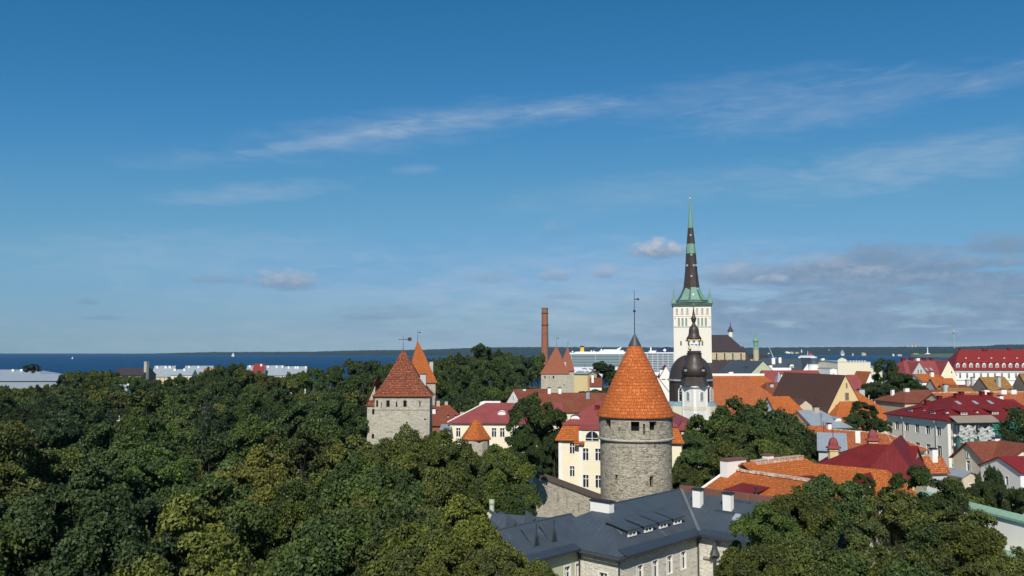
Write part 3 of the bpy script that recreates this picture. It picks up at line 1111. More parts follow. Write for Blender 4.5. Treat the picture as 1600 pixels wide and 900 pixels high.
def round_tower():
    c = P(993, 650, 132.5)
    gz = ground_z(c.x, c.y) - 2
    root = empty('round_tower', (c.x, c.y, gz), 0, 'round grey limestone tower with tall orange tiled cone roof beside the slate roofed house', 'tower')
    R = 5.62
    z = lambda py, dy=-R: zat(Vector((c.x, c.y + dy, 0)), py) - gz
    ze, zs = z(653), z(688)

    def wall(R, z0, z1, ops, depth, name):
        """cylinder wall with openings given as (angle deg, width m, z low, z high)"""
        mb = MB()
        oo = [(math.radians(a) - w / 2 / R, math.radians(a) + w / 2 / R, p, q) for a, w, p, q in ops]
        N = 72
        angs = sorted({*[2 * math.pi * i / N - math.pi * 1.5 for i in range(N + 1)], *[a for o in oo for a in o[:2]]})
        zs_ = sorted({z0, z1, *[q for o in oo for q in o[2:]]})
        pt = lambda a, r, zz: (r * math.cos(a), r * math.sin(a), zz)
        for i in range(len(angs) - 1):
            for j in range(len(zs_) - 1):
                ca, cz = (angs[i] + angs[i + 1]) / 2, (zs_[j] + zs_[j + 1]) / 2
                if any(o[0] < ca < o[1] and o[2] < cz < o[3] for o in oo): continue
                A, B = angs[i], angs[i + 1]
                mb.face([pt(A, R, zs_[j]), pt(B, R, zs_[j]), pt(B, R, zs_[j + 1]), pt(A, R, zs_[j + 1])],
                        [(A * R, zs_[j]), (B * R, zs_[j]), (B * R, zs_[j + 1]), (A * R, zs_[j + 1])])
        Ri = R - depth
        for a, b, p, q in oo:
            for (u0, v0), (u1, v1) in (((a, p), (b, p)), ((b, p), (b, q)), ((b, q), (a, q)), ((a, q), (a, p))):
                mb.face([pt(u0, R, v0), pt(u1, R, v1), pt(u1, Ri, v1), pt(u0, Ri, v0)])
        o = mb.build(name, LIME, root)
        for a, b, p, q in oo:
            m2 = MB()
            m2.face([pt(a, Ri + .01, p), pt(b, Ri + .01, p), pt(b, Ri + .01, q), pt(a, Ri + .01, q)])
            m2.build('window_opening' if (b - a) * R > .8 else 'arrow_slit', VOID, root)
        return o
    B = -90
    w1, w2 = z(673), z(659)
    up = [(B - 9, 1.25, w1 - .1, w2), (B + 19.5, 1.25, w1, w2), (B - 56, 1.25, w1 + .2, w2 + .15), (B + 73, 1.25, w1 + .2, w2 + .15),
          (B - 34, .22, w1 - .6, w2 - .9), (B + 4.6, .3, w1 - .6, w2 - .3), (B + 44, .22, w1 - .6, w2 - .7), (B + 110, 1.2, w1, w2), (B - 110, 1.2, w1, w2)]
    wall(R, zs - .02, ze, up, .8, 'upper_wall')
    lo = [(B - 41, .5, z(760), z(744)), (B + 16, .55, z(762), z(745)), (B + 60, .4, z(745), z(735))]
    wall(R - .16, 0, zs - .25, lo, .6, 'wall')
    mb = MB()
    mb.lathe([(R - .2, zs - .55), (R + .02, zs - .42), (R + .20, zs - .25), (R + .22, zs - .08), (R + .05, zs + .02)], 72, cap=False)
    mb.build('string_course', LIMEF, root, smooth=True)
    mb = MB()
    za = z(540, 0)
    Rr = R + .34
    prof = [(R - .1, ze - .06), (Rr, ze - .12), (Rr + .02, ze + .06)]
    H = za - ze
    for k in range(1, 13):
        t = k / 12
        r = Rr * (1 - t) + .92 * t
        r += .20 * math.sin(math.pi * min(1, t * 1.0)) * (1 - t) * -1 + .16 * math.sin(math.pi * t)
        prof.append((r, ze + .06 + (H - .06) * t))
    mb.lathe(prof, 72, cap=False)
    mb.build('cone_roof', CONE, root, smooth=True)
    mb = MB()
    zt = z(523, 0)
    mb.lathe([(.90, za - .1), (1.0, za - .06), (.98, za + .05), (.16, zt), (.05, zt + .3)], 24)
    mb.build('spire_cap', LEAD, root, smooth=True)
    vane(root, 0, 0, zt + .2, z(453, 0), flag=.75, ball=(z(486, 0), .22), r=.075)
    return root


round_tower()


def d_tower(name, label, pxl, pxr, pye, d, apex, wallm, roofm, depth, base_py=None, wins=(), rot=0, back='round', bell=.0, vane_py=None, flag=1.2, chim=None, nback=9, ribs=None, line=None, eave_m=None):
    A = P(pxl, pye, d)
    r = math.radians(rot)
    W = solveW(A, r, pxr)
    gz = ground_z(A.x, A.y) - 1
    root = empty(name, (A.x, A.y, gz), r, label, 'tower')
    ze = A.z - gz
    b = Block(root, 0, W, 0, depth * .5, 0, ze, .1, 'u', (0, 0), .4, wallm, None, wins=wins, openfaces='flr', style='slit')
    foot = [(W, 0), (W, depth * .5)]
    n = nback
    if back == 'round':
        foot += [(W / 2 + W / 2 * math.cos(math.pi * i / n), depth * .5 + depth * .5 * math.sin(math.pi * i / n)) for i in range(1, n)]
    else:
        foot += [(W, depth), (0, depth)]
    foot += [(0, depth * .5), (0, 0)]
    mb = MB()
    for i in range(1, len(foot) - 2):
        p, q = foot[i], foot[i + 1]
        mb.face([(p[0], p[1], 0), (q[0], q[1], 0), (q[0], q[1], ze), (p[0], p[1], ze)])
    mb.build('back_wall', wallm, root)
    # roof
    ap = P(apex[0], apex[1], d + depth * .42)
    loc = Matrix.Rotation(-r, 3, 'Z') @ (ap - Vector((A.x, A.y, gz)))
    cx, cy, az = loc.x, depth * .42, loc.z
    ov = .45
    ring = [((cx + (x - cx) * (1 + ov / (W / 2))), (cy + (y - cy) * (1 + ov / (W / 2)))) for x, y in foot]
    mb = MB()
    K = 6
    m = len(ring)
    for i in range(m):
        p, q = ring[i], ring[(i + 1) % m]
        prev = None
        for k in range(K + 1):
            t = k / K
            s_ = (1 - t) - bell * math.sin(math.pi * t) * (1 - t)
            zz = ze - .25 + (az - ze + .25) * t
            cur = ((cx + (p[0] - cx) * s_, cy + (p[1] - cy) * s_, zz), (cx + (q[0] - cx) * s_, cy + (q[1] - cy) * s_, zz))
            if prev:
                if k == K: mb.face([prev[0], prev[1], (cx, cy, az)])
                else: mb.face([prev[0], prev[1], cur[1], cur[0]])
            prev = cur
        mb.face([(p[0], p[1], ze - .25), (q[0], q[1], ze - .25), (cx + (q[0] - cx) * .9, cy + (q[1] - cy) * .9, ze - .2), (cx + (p[0] - cx) * .9, cy + (p[1] - cy) * .9, ze - .2)])
    rf = mb.build('roof', roofm, root)
    if eave_m:
        mb = MB()
        for i in range(m):
            p, q = ring[i], ring[(i + 1) % m]
            mb.tube((p[0], p[1], ze - .2), (q[0], q[1], ze - .2), .17, n=6)
        mb.build('eave_edge', eave_m, rf)
    if vane_py:
        vz = zat(Vector((ap.x, ap.y, 0)), vane_py) - gz
        vane(root, cx, cy, az - .3, vz, flag, r=.07)
    if chim:
        for (c0, c1, p0, p1, yy) in chim:
            ca = P(c0, p0, d + yy); cb = P(c1, p0, d + yy); cc = P(c0, p1, d + yy)
            q0 = Matrix.Rotation(-r, 3, 'Z') @ (ca - Vector((A.x, A.y, gz)))
            w = (cb - ca).length
            mb = MB()
            mb.box(q0.x, q0.x + w, yy, yy + w, cc.z - gz - 1.5, q0.z)
            ch = mb.build('chimney', GREYP, rf)
            mb = MB()
            mb.box(q0.x - .1, q0.x + w + .1, yy - .1, yy + w + .1, q0.z + .002, q0.z + .15)
            mb.build('chimney_cap', WOODDK, rf)
    return root, W, ze, rf, (cx, cy, az), A, gz


# first wall tower: tall mottled roof, D-shaped
t1, W1, ze1, rf1, ap1, A1, gz1 = d_tower('wall_tower', 'tall square fronted stone tower with mottled red tile roof at the wood edge', 585.5, 671.5, 617, 190, (630, 545), LIMEF, MOTTLE, 13,
    wins=[('f', 1, [(1.2, 1.45)], .42, .35), ('f', 1, [(1.6, 1.2)], .16, 1.4), ('f', 1, [(1.2, 1.45)], .75, 2.6), ('f', 1, [(1.5, 1.2)], .3, 4.7),
          ('f', 1, [(1.2, 1.45)], .75, 6.35), ('f', 1, [(1.4, 1.2)], .26, 9.9), ('f', 1, [(5.9, .35)], .35, 7.0), ('f', 1, [(5.2, .35)], .4, 11.0)],
    vane_py=526, flag=1.9, chim=[(656.5, 665.5, 585, 607, 3.2)], bell=.10, eave_m=ORANGE)


def t1_details():
    root = t1
    mb = MB()                                           # offset band below the window storey
    rnd = random.Random(4)
    u = .0
    while u < W1 - .3:
        L = rnd.uniform(.5, 1.3)
        mb.box(u, min(u + L, W1), -.10, -.003, ze1 - 3.32 + rnd.uniform(-.02, .02), ze1 - 3.12)
        u += L + .04
    mb.build('string_course', LIMEW, root)
    # stair wing on the outer side with its own steep lean-to roof
    x0 = -1.72
    wt = zat(Vector((A1.x - 1, A1.y + .6, 0)), 590) - gz1
    we = zat(Vector((A1.x - 1.7, A1.y + .6, 0)), 631) - gz1
    mb = MB()
    y0, y1 = .5, 7
    for f in ([(x0, y0, 0), (0, y0, 0), (0, y0, wt - 1.8), (x0, y0, we)], [(x0, y0, 0), (x0, y1, 0), (x0, y1, we), (x0, y0, we)],
              [(x0, y1, 0), (0, y1, 0), (0, y1, wt - 1.8), (x0, y1, we)]): mb.face(f)
    mb.build('stair_wing_wall', LIMEF, root)
    mb = MB()
    for dz in (0, .2):
        mb.face([(x0 - .25, y0 - .3, we - .5 + dz), (.35, y0 - .3, wt + dz), (.35, y1, wt + dz), (x0 - .25, y1, we - .5 + dz)])
    mb.face([(x0 - .25, y0 - .3, we - .5), (.35, y0 - .3, wt), (.35, y0 - .3, wt + .2), (x0 - .25, y0 - .3, we - .3)])
    # front slope
    mb.face([(x0 - .25, y0 - .31, we - .45), (.1, y0 - .31, we - .45), (.1, y0 + 1.2, wt + .1)])
    mb.build('stair_wing_roof', MOTTLE, root)
    for zz, h in ((we - 2.3, 1.2), (we - 7.6, 1.0)):
        mb = MB()
        mb.box(-.62, -.12, y0 - .02, y0 + .1, zz, zz + h)
        mb.build('window_opening', VOID, root)
    mb = MB()
    mb.face([(x0 - .2, y0 - .5, 10.0), (.1, y0 - .5, 8.6), (.1, y0 - .02, 9.2), (x0 - .2, y0 - .02, 10.7)])
    mb.face([(x0 - .2, y0 - .5, 9.85), (.1, y0 - .5, 8.45), (.1, y0 - .5, 8.6), (x0 - .2, y0 - .5, 10.0)])
    mb.build('canopy', ORANGE, root)


t1_details()

d_tower('wall_tower', 'stone tower with clean orange pyramid roof behind the mottled roofed tower', 638, 680.5, 597, 262, (653, 531), LIMEF, ORANGE, 10, vane_py=516, flag=.9,
        chim=[(672.5, 678, 565, 590, 4.2)], rot=14, nback=5)
d_tower('wall_tower', 'pale stone tower with faded pink tile roof below the brick chimney', 845.5, 889, 583.5, 395, (869.5, 540), LIMEF, PINKT, 13, vane_py=525, flag=1.0,
        wins=[('f', 1, [(1.1, 1.2)], .6, 1.5), ('f', 1, [(1.1, 1.0)], .2, 3.6), ('f', 1, [(1.1, 1.2)], .7, 5.4), ('f', 1, [(5, .5)], .4, 10.4)], bell=.05, chim=[(881, 884.5, 565, 578, 3.0)])
d_tower('wall_tower', 'farther stone tower whose narrow pink roof shows right of the pale tower', 874, 897, 579.5, 424, (887, 541), LIMEF, PINKT, 10, vane_py=533, flag=.7)


def hex_tower():
    c = P(744, 684, 166)
    gz = ground_z(c.x, c.y) - 1
    root = empty('wall_turret', (c.x, c.y, gz), 0, 'small low stone turret with six sided orange roof in front of the cream house', 'turret')
    ze = c.z - gz
    mb = MB(); mb.lathe([(2.55, 0), (2.55, ze)], 12, a0=math.radians(-90), cap=False); mb.build('wall', LIMEF, root)
    mb = MB()
    za = zat(Vector((c.x, c.y, 0)), 655) - gz
    mb.lathe([(2.5, ze - .1), (3.05, ze - .25), (3.08, ze - .05), (1.9, ze + (za - ze) * .42), (.95, ze + (za - ze) * .80), (.55, za - .15), (0, za)], 6, a0=math.radians(-78), cap=False)
    mb.build('roof', ORANGE, root)
    mb = MB(); mb.box(-1.1, -.75, -2.6, -2.4, ze - 1.6, ze - .9); mb.build('arrow_slit', VOID, root)


hex_tower()


def city_wall():
    b = house('long grey limestone town wall with arrow slits running to the round tower', 833, 742, 149, -45, 16.8, .9, rise=.2, wall=LIMEW, roof=COPING,
              wins=[('f', 1, [(1.6, 1.5)], .2, .9), ('f', 1, [(1.0, 1.8)], .2, 3.2), ('f', 1, [(1.7, 1.4)], .2, 5.6), ('f', 1, [(1.2, 1.8)], .2, 7.6),
                    ('f', 1, [(1.9, 1.5)], .2, 10.2), ('f', 1, [(1.2, 1.0)], .2, 12.4)], style='slit', name='town_wall', cat='wall', ov=.12, gov=.1, roofn='coping')
    ze = b.ze
    mb = MB()
    mb.box(-9, -.01, .1, 1.6, 0, ze - .5)
    mb.box(-1.6, -.012, -1.4, .09, 0, ze - 1.6)
    mb.build('wall_return', LIMEH, b.root)
    for o in b.root.children_recursive:                  # the wall follows the falling street
        for v in o.data.vertices:
            if v.co.z > 4: v.co.z -= .165 * max(v.co.x, 0)


city_wall()


def brick_stack():
    c = P(851.5, 566, 960)
    gz = ground_z(c.x, c.y) - 2
    root = empty('factory_chimney', (c.x, c.y, gz), 0, 'tall free standing red brick factory chimney above the woods', 'chimney')
    zt = zat(Vector((c.x, c.y, 0)), 481) - gz
    mb = MB()
    mb.lathe([(4.9, 0), (4.2, zt * .45), (3.45, zt - .9), (3.75, zt - .8), (3.75, zt)], 20, cap=False)
    mb.build('shaft', BRICKM, root)
    for k in (.79, .93):
        mb = MB(); r = 4.9 - 1.45 * k + .1
        mb.lathe([(r - .2, zt * k), (r + .32, zt * k + .2), (r + .32, zt * k + .7), (r - .2, zt * k + .9)], 20, cap=False)
        mb.build('band', IRON, root)


brick_stack()


def st_olaf():
    A = P(1053.6, 590, 478)
    rot = math.radians(-11)
    gz = ground_z(A.x, A.y) - 1
    root = empty('church', (A.x, A.y, gz), rot, 'white gothic church with very tall green banded spire and dark roofed nave', 'church')
    W = solveW(A, rot, 1112.8)
    z = lambda py, dy=0: zat(Vector((A.x + W / 2, A.y + dy, 0)), py) - gz
    zt = z(478)
    tw = Block(root, 0, W, 0, W, 0, zt, .1, wall=WCHURCH, wallname='tower_wall')
    M = tw.M('f')
    ctr = W / 2
    # arcades
    for k in (-3, -2, -1, 1, 2, 3):
        x = ctr + (abs(k) * 2.85 - .2) * (1 if k > 0 else -1)
        arch_window(root, M, x, z(491.5), 1.9, z(481.5) - z(491.5), frame=WCHURCH, pane=LIMEF, name='blind_arch', panename='arch_field', fw=.35, depth=.3)
    for k in range(5):
        for sgn in (-1, 1):
            x = ctr + sgn * (1.3 + k * 2.02)
            blind = k in (0, 4)
            arch_window(root, M, x, z(510), 1.62, z(496.5) - z(510), frame=WCHURCH, pane=WCHURCH if blind else LOUVRE, name='belfry_arch', panename='arch_field' if blind else 'louvre', fw=.28, depth=.35)
    mb = MB()
    for zz in (z(494.5), z(511.5)): mb.box(-.12, W + .12, -.22, -.003, zz, zz + .3, M)
    mb.build('string_course', WCHURCH, root)
    for x in (.19, .42, .60, .76):
        mb = MB(); mb.box(W * x - .45, W * x + .45, -.05, -.004, z(540), z(533), M); mb.build('window_slit', SHUTTER, root)
    # cornice gallery
    mb = MB()
    mb.box(-.75, W + .75, -.75, W + .75, zt + .002, zt + .9)
    mb.box(-1.0, W + 1.0, -1.0, W + 1.0, zt + .902, z(474))
    mb.build('gallery', VERDIDK, root)
    # spire (octagonal)
    cx = cy = W / 2
    zz = lambda py: z(py, W / 2)
    px2m = (A.y + W / 2) / F
    prof = [(470, 24), (466, 20.5), (461, 17.5), (455, 14.6), (450, 12.6), (440, 11.2), (425, 9.7), (404, 8.2), (397, 7.8), (382, 6.6), (357, 4.2), (345, 3.2), (325, 1.6), (312, .55)]
    mb_parts = [('spire_base', VERDIDK, [(474.2, 26), *prof[:4]]), ('spire_lower_band', COPPERB, prof[3:9]), ('spire_green_band', VERDI, prof[8:10]),
                ('spire_dark_band', COPPERB, prof[9:11]), ('spire_tip', VERDI, prof[10:])]
    for nm, m, pr in mb_parts:
        mb = MB()
        mb.lathe([(r * px2m, zz(py)) for py, r in pr], 8, c=(cx, cy), a0=math.radians(-90 + 22.5 + 14), cap=False)
        mb.build(nm, m, root)
    # green patched facets low on the shaft
    mb = MB()
    a = math.radians(-90 + 22.5 + 14)
    for i in (6, 7, 0):
        A0, B0 = a + i * math.pi / 4, a + (i + 1) * math.pi / 4
        for (p0, r0), (p1, r1) in (((470, 24), (466, 20.5)), ((466, 20.5), (461, 17.5)), ((461, 17.5), (455, 14.6)), ((455, 14.6), (450 if i != 6 else 453, 12.6 if i != 6 else 13.8))):
            k = 1.012
            f0, f1 = A0 * .9 + B0 * .1, A0 * .1 + B0 * .9
            mb.face([(cx + r0 * k * px2m * math.cos(f0), cy + r0 * k * px2m * math.sin(f0), zz(p0)), (cx + r0 * k * px2m * math.cos(f1), cy + r0 * k * px2m * math.sin(f1), zz(p0)),
                     (cx + r1 * k * px2m * math.cos(f1), cy + r1 * k * px2m * math.sin(f1), zz(p1)), (cx + r1 * k * px2m * math.cos(f0), cy + r1 * k * px2m * math.sin(f0), zz(p1))])
    mb.build('copper_patch', VERDI, root)
    # little hatches
    for py, dx in ((369, 0), (433, .2), (416, -6.3), (416, 4), (416, 8.0), (453, -8), (453, 9), (462, 2), (399.5, .5)):
        r = np.interp(py, [p for p, _ in prof[::-1]], [q for _, q in prof[::-1]])
        mb = MB()
        x = cx + dx * px2m; y = cy - (r * .97) * px2m * (1 - .35 * abs(dx) / r)
        mb.box(x - .55, x + .55, y - .35, y + .5, zz(py) - .5, zz(py) + .6)
        mb.build('spire_hatch', PALEROOF if py < 460 else DISH, root)
    mb = MB()
    mb.tube((cx, cy, zz(313)), (cx, cy, zz(304)), .12, .05)
    mb.ball((cx, cy, zz(311)), .5, 8)
    mb.build('finial', GOLD, root)
    for sx in (0.3, W - .3):
        for sy in (.3, W - .3):
            mb = MB()
            mb.lathe([(1.5, z(474)), (1.2, z(471)), (.75, z(467)), (.22, z(458)), (.05, z(448))], 8, c=(sx, sy))
            mb.build('corner_pinnacle', VERDI, root)
    # nave, aisle, choir
    nz0 = z(524, 14)
    ze = z(548, 4)
    x1 = solveW(A, rot, 1166)
    nv = Block(root, W, x1, 3.0, 25.0, 0, ze, nz0 - ze, 'u', (0, 8.5), .6, SAND, DKROOF, wallname='nave_wall', roofname='nave_roof')
    M = nv.M('f')
    for k in range(4):
        x = W + 2.7 + k * 4.4
        arch_window(root, M, x, ze - 5.4, 1.0, 4.2, frame=SAND, pane=VOID, name='nave_window', fw=.2, depth=.2)
        mb = MB(); mb.box(x + 1.2, x + 1.75, -.75, -.003, ze - 7.5, ze - 2.0, M); mb.build('buttress', SAND, root)
    ai = Block(root, W * .35, x1 + 2, -9.5, 2.98, 0, z(585, -8), z(563.5, 2) - z(585, -8), 'u', (0, 0), .5, SAND, None, wallname='aisle_wall')
    mb = MB()
    a0, a1 = z(584, -9), z(562.5, 3)
    for dz in (0, .25): mb.face([(W * .3, -10, a0 + dz), (x1 + 2.5, -10, a0 + dz), (x1 + 2.5, 2.95, a1 + dz), (W * .3 if dz < 0 else W + .003, 2.95, a1 + dz)])
    mb.build('aisle_roof', DKROOF, root)
    x2 = solveW(A, rot, 1178)
    Block(root, x1 + .02, x2, 4.5, 23.5, 0, z(572, 6), z(541.5, 14) - z(572, 6), 'u', (0, 5.0), .5, SAND, DKROOF, wallname='choir_wall', roofname='choir_roof')
    # ridge turret
    tx = solveW(A, rot, 1145)
    c = (tx, 14)
    mb = MB(); mb.lathe([(1.25, nz0 - 1), (1.25, z(518.5, 14))], 8, c=c); mb.build('ridge_turret', WCHURCH, root)
    mb = MB(); mb.lathe([(1.6, z(518.5, 14)), (1.7, z(517, 14)), (1.0, z(514.5, 14)), (.95, z(513, 14)), (.3, z(510, 14)), (.05, z(503, 14))], 8, c=c); mb.build('turret_spire', LEAD, root)


st_olaf()


def green_spire():
    c = P(1181.5, 566, 560)
    gz = ground_z(c.x, c.y) - 1
    root = empty('church', (c.x, c.y, gz), 0, 'small church tower with thin green copper spire right of the dark nave', 'church')
    z = lambda py: zat(Vector((c.x, c.y, 0)), py) - gz
    mb = MB(); mb.lathe([(1.9, 0), (1.9, z(545.5))], 12); mb.build('tower_wall', SAND, root)
    mb = MB(); mb.lathe([(2.15, z(545.5)), (2.15, z(544)), (1.5, z(542.5)), (1.5, z(534.5)), (2.0, z(533.5)), (1.75, z(531)), (.9, z(527)), (.45, z(521)), (.06, z(515))], 8); mb.build('spire', VERDI, root)
    mb = MB(); mb.box(-9, 9, 2, 14, 0, z(560)); mb.build('nave_wall', SAND, root)
    mb = MB()
    for y in (1.6, 14.4): mb.face([(-9.5, y, z(560) - .2), (9.5, y, z(560) - .2), (9.5, 8, z(554)), (-9.5, 8, z(554))])
    for x in (-9.3, 9.3): mb.face([(x, 2, z(560)), (x, 14, z(560)), (x, 8, z(554))])
    mb.build('nave_roof', DKROOF, root)


green_spire()


def domed_church():
    c = P(1085.5, 605, 236)
    gz = ground_z(c.x, c.y) - 1
    root = empty('church', (c.x, c.y, gz), 0, 'baroque domed church with dark onion bell tower, gilded balls and white belfry base', 'church')
    z = lambda py, dy=0: zat(Vector((c.x, c.y + dy, 0)), py) - gz
    k = 236 / F
    a0 = math.radians(-90 - 12)
    # belfry body: square turned with one corner near the viewer, corners cut
    def body(mb, R, z0, z1, cut=.07):
        pts = []
        for i in range(4):
            a = a0 + i * math.pi / 2
            for s_ in (-cut, cut): pts.append((R * math.cos(a + s_), R * math.sin(a + s_)))
        mb.prism(pts, lambda x, y: (x, y, z0), lambda x, y: (x, y, z1))
        return pts
    mb = MB(); pts = body(mb, 3.4, 0, z(606)); mb.build('belfry_wall', WHITE, root)
    mb = MB(); body(mb, 3.47, z(640), z(634)); mb.build('string_course', CREAM2, root)
    # windows and corner pilasters on the two faces towards the viewer
    for a, b in ((pts[7], pts[0]), (pts[1], pts[2])):
        A, B = Vector((*a, 0)), Vector((*b, 0))
        if A.y > B.y and False: A, B = B, A
        t = (B - A).normalized(); n = Vector((t.y, -t.x, 0))
        L = (B - A).length
        M = lambda s_, tt, zz, A=A, t=t, n=n: tuple(A + t * s_ - n * tt + Vector((0, 0, zz)))
        arch_window(root, M, L / 2, z(626), L * .34, z(611.5) - z(626), frame=WHITE, pane=LOUVRE, name='belfry_window', panename='louvre', fw=.16, depth=.10)
        mb = MB()
        for s0, s1 in ((.05, .45), (L - .45, L - .05)): mb.box(s0, s1, -.12, -.003, 0, z(607), M)
        mb.build('pilaster', WHITE, root)
    mb = MB(); body(mb, 3.7, z(606) + .003, z(604.5)); body(mb, 3.95, z(604.5) + .003, z(602.5)); mb.build('cornice', WHITE, root)
    # skirt roof and bulb
    mb = MB(); P_ = [(3.9, z(602.3)), (3.65, z(599)), (3.35, z(594)), (3.1, z(588.5))]
    mb.lathe(P_, 8, a0=a0, cap=False); mb.build('skirt_roof', COPPERB, root)
    mb = MB()
    mb.lathe([(2.9, z(589)), (3.35, z(586.5)), (3.6, z(582.5)), (3.62, z(578)), (3.35, z(573)), (2.75, z(567)), (2.25, z(561.5)), (2.0, z(557)), (1.95, z(553)), (2.1, z(552.6)), (2.12, z(551.5)), (1.75, z(551)), (1.75, z(550.2))], 16, a0=a0, cap=False)
    bulb = mb.build('bulb_roof', COPPERB, root, smooth=True)
    for a in (-102 - 38, -102 + 38):
        a = math.radians(a)
        t = Vector((-math.sin(a), math.cos(a), 0)); n = Vector((math.cos(a), math.sin(a), 0))
        A = n * 3.45
        M = lambda s_, tt, zz, A=A, t=t, n=n: tuple(A + t * s_ - n * tt + Vector((0, 0, zz)))
        mb = MB()
        mb.box(-.62, .62, -.32, 1.2, z(580.5), z(576), M)
        d = mb.build('lucarne', COPPERB, root)
        mb = MB()
        for s_ in (-1, 1): mb.face([M(-.8, -.5, z(576.3)), M(0, -.5, z(573.2)), M(0, 1.6, z(573.2)), M(-.8, 1.6, z(576.3))] if s_ < 0 else [M(.8, -.5, z(576.3)), M(0, -.5, z(573.2)), M(0, 1.6, z(573.2)), M(.8, 1.6, z(576.3))])
        mb.build('lucarne_roof', COPPERB, d)
        mb = MB(); mb.face([M(-.45, -.34, z(580.2)), M(.45, -.34, z(580.2)), M(.45, -.34, z(576.4)), M(-.45, -.34, z(576.4))]); mb.build('louvre', PALEROOF, d)
    # lantern
    mb = MB(); mb.lathe([(1.85, z(550.2)), (1.85, z(548.2))], 8, a0=a0); mb.build('lantern_base', COPPERB, root)
    mb = MB()
    for i in range(8):
        a = a0 + i * math.pi / 4
        mb.tube((1.42 * math.cos(a), 1.42 * math.sin(a), z(548.2)), (1.42 * math.cos(a), 1.42 * math.sin(a), z(536)), .24, n=6)
    mb.lathe([(1.2, z(539.2)), (1.72, z(538)), (1.74, z(533)), (1.9, z(532.4)), (1.9, z(530.5))], 8, a0=a0)
    mb.build('lantern_columns', WHITE, root)
    for i in range(8):
        a = a0 + i * math.pi / 4
        for zz, r in ((z(531.8), .33),) + (((z(545), .42),) if i == 7 else ()):
            mb = MB(); mb.ball((1.98 * math.cos(a) * (1 if r < .4 else .85), 1.98 * math.sin(a), zz), r, 8); mb.build('gilded_ball', GOLD, root, smooth=True)
    # upper cupola and needle
    mb = MB()
    mb.lathe([(1.9, z(530.4)), (2.1, z(529)), (1.95, z(527.5)), (1.55, z(524)), (1.4, z(520)), (1.36, z(515.5)), (1.15, z(511.5)), (.75, z(509)), (.42, z(506.5)), (.4, z(503.5)), (.62, z(502)), (.62, z(499.5)), (.8, z(498.2)),
              (.78, z(497)), (.45, z(494.8)), (.3, z(489)), (.16, z(483.5)), (.06, z(480))], 16, a0=a0)
    mb.build('cupola', COPPERB, root, smooth=True)
    mb = MB(); mb.tube((0, 0, z(483)), (0, 0, z(472)), .05, .03); mb.ball((0, 0, z(479.5)), .22, 8); mb.box(-.5, .5, -.03, .03, z(475.5), z(475)); mb.build('cross_finial', GOLD, root)
    # main drum and dome behind
    dc = (.9, 9.2)
    Rd = 6.15
    za, zb, zc = z(629, 5), z(596, 5), z(593, 5)
    mb = MB(); mb.lathe([(Rd, 0), (Rd, zb)], 16, c=dc, a0=math.radians(-90 + 11.25), cap=False); mb.build('drum_wall', COPPERB, root)
    mb = MB(); mb.lathe([(Rd - .1, zb), (Rd + .4, zb + .1), (Rd + .5, zc), (Rd - .1, zc + .02)], 16, c=dc, a0=math.radians(-90 + 11.25), cap=False); mb.build('drum_cornice', GREYP, root)
    mb = MB(); mb.lathe([(Rd + 1.1, za - .9), (Rd + .05, za + .2)], 16, c=dc, a0=math.radians(-90 + 11.25), cap=False); mb.build('drum_skirt', TEAL, root)
    mb = MB(); mb.lathe([(Rd + 1.12, za - .95), (Rd + 1.1, za - 16)], 16, c=dc, a0=math.radians(-90 + 11.25), cap=False); mb.build('nave_wall', CREAM2, root)
    zt = z(554, 9)
    mb = MB()
    mb.lathe([(Rd + .1, zc)] + [((Rd - .05) * math.cos(t) ** .9 + .02, zc + (zt - zc) * math.sin(t)) for t in [math.pi / 2 * i / 12 for i in range(1, 12)]] + [(.3, zt + .02)], 32, c=dc, cap=False)
    mb.build('dome', COPPERB, root, smooth=True)
    for deg in (-90 - 36, -90 + 54, -90 + 8):
        a = math.radians(deg)
        t = Vector((-math.sin(a), math.cos(a), 0)); n = Vector((math.cos(a), math.sin(a), 0))
        A = Vector((dc[0], dc[1], 0)) + n * (Rd * .995)
        M = lambda s_, tt, zz, A=A, t=t, n=n: tuple(A + t * s_ - n * tt + Vector((0, 0, zz)))
        arch_window(root, M, 0, z(627.5, 5), 2.2, z(605, 5) - z(627.5, 5), frame=FRAME, pane=GLASS, name='drum_window', fw=.28, depth=.15, bars=4)


domed_church()


def ship_mat(name, c, cm, w, h, mortar):
    m, nt, b = newmat(name)
    uv = coord()
    br = brick(uv, w, h, mortar, c, mul(c, .7), cm, offset=0.0)
    setp(b, br.outputs['Color'], .4, .4)
    return m


CABINS = ship_mat('cabin_rows', (0.10, 0.17, 0.18), (0.46, 0.51, 0.51), 46.0, 2.9, .4)
CABINS2 = ship_mat('ferry_cabin_rows', (0.12, 0.15, 0.17), (0.52, 0.55, 0.57), 9.0, 3.0, .6)


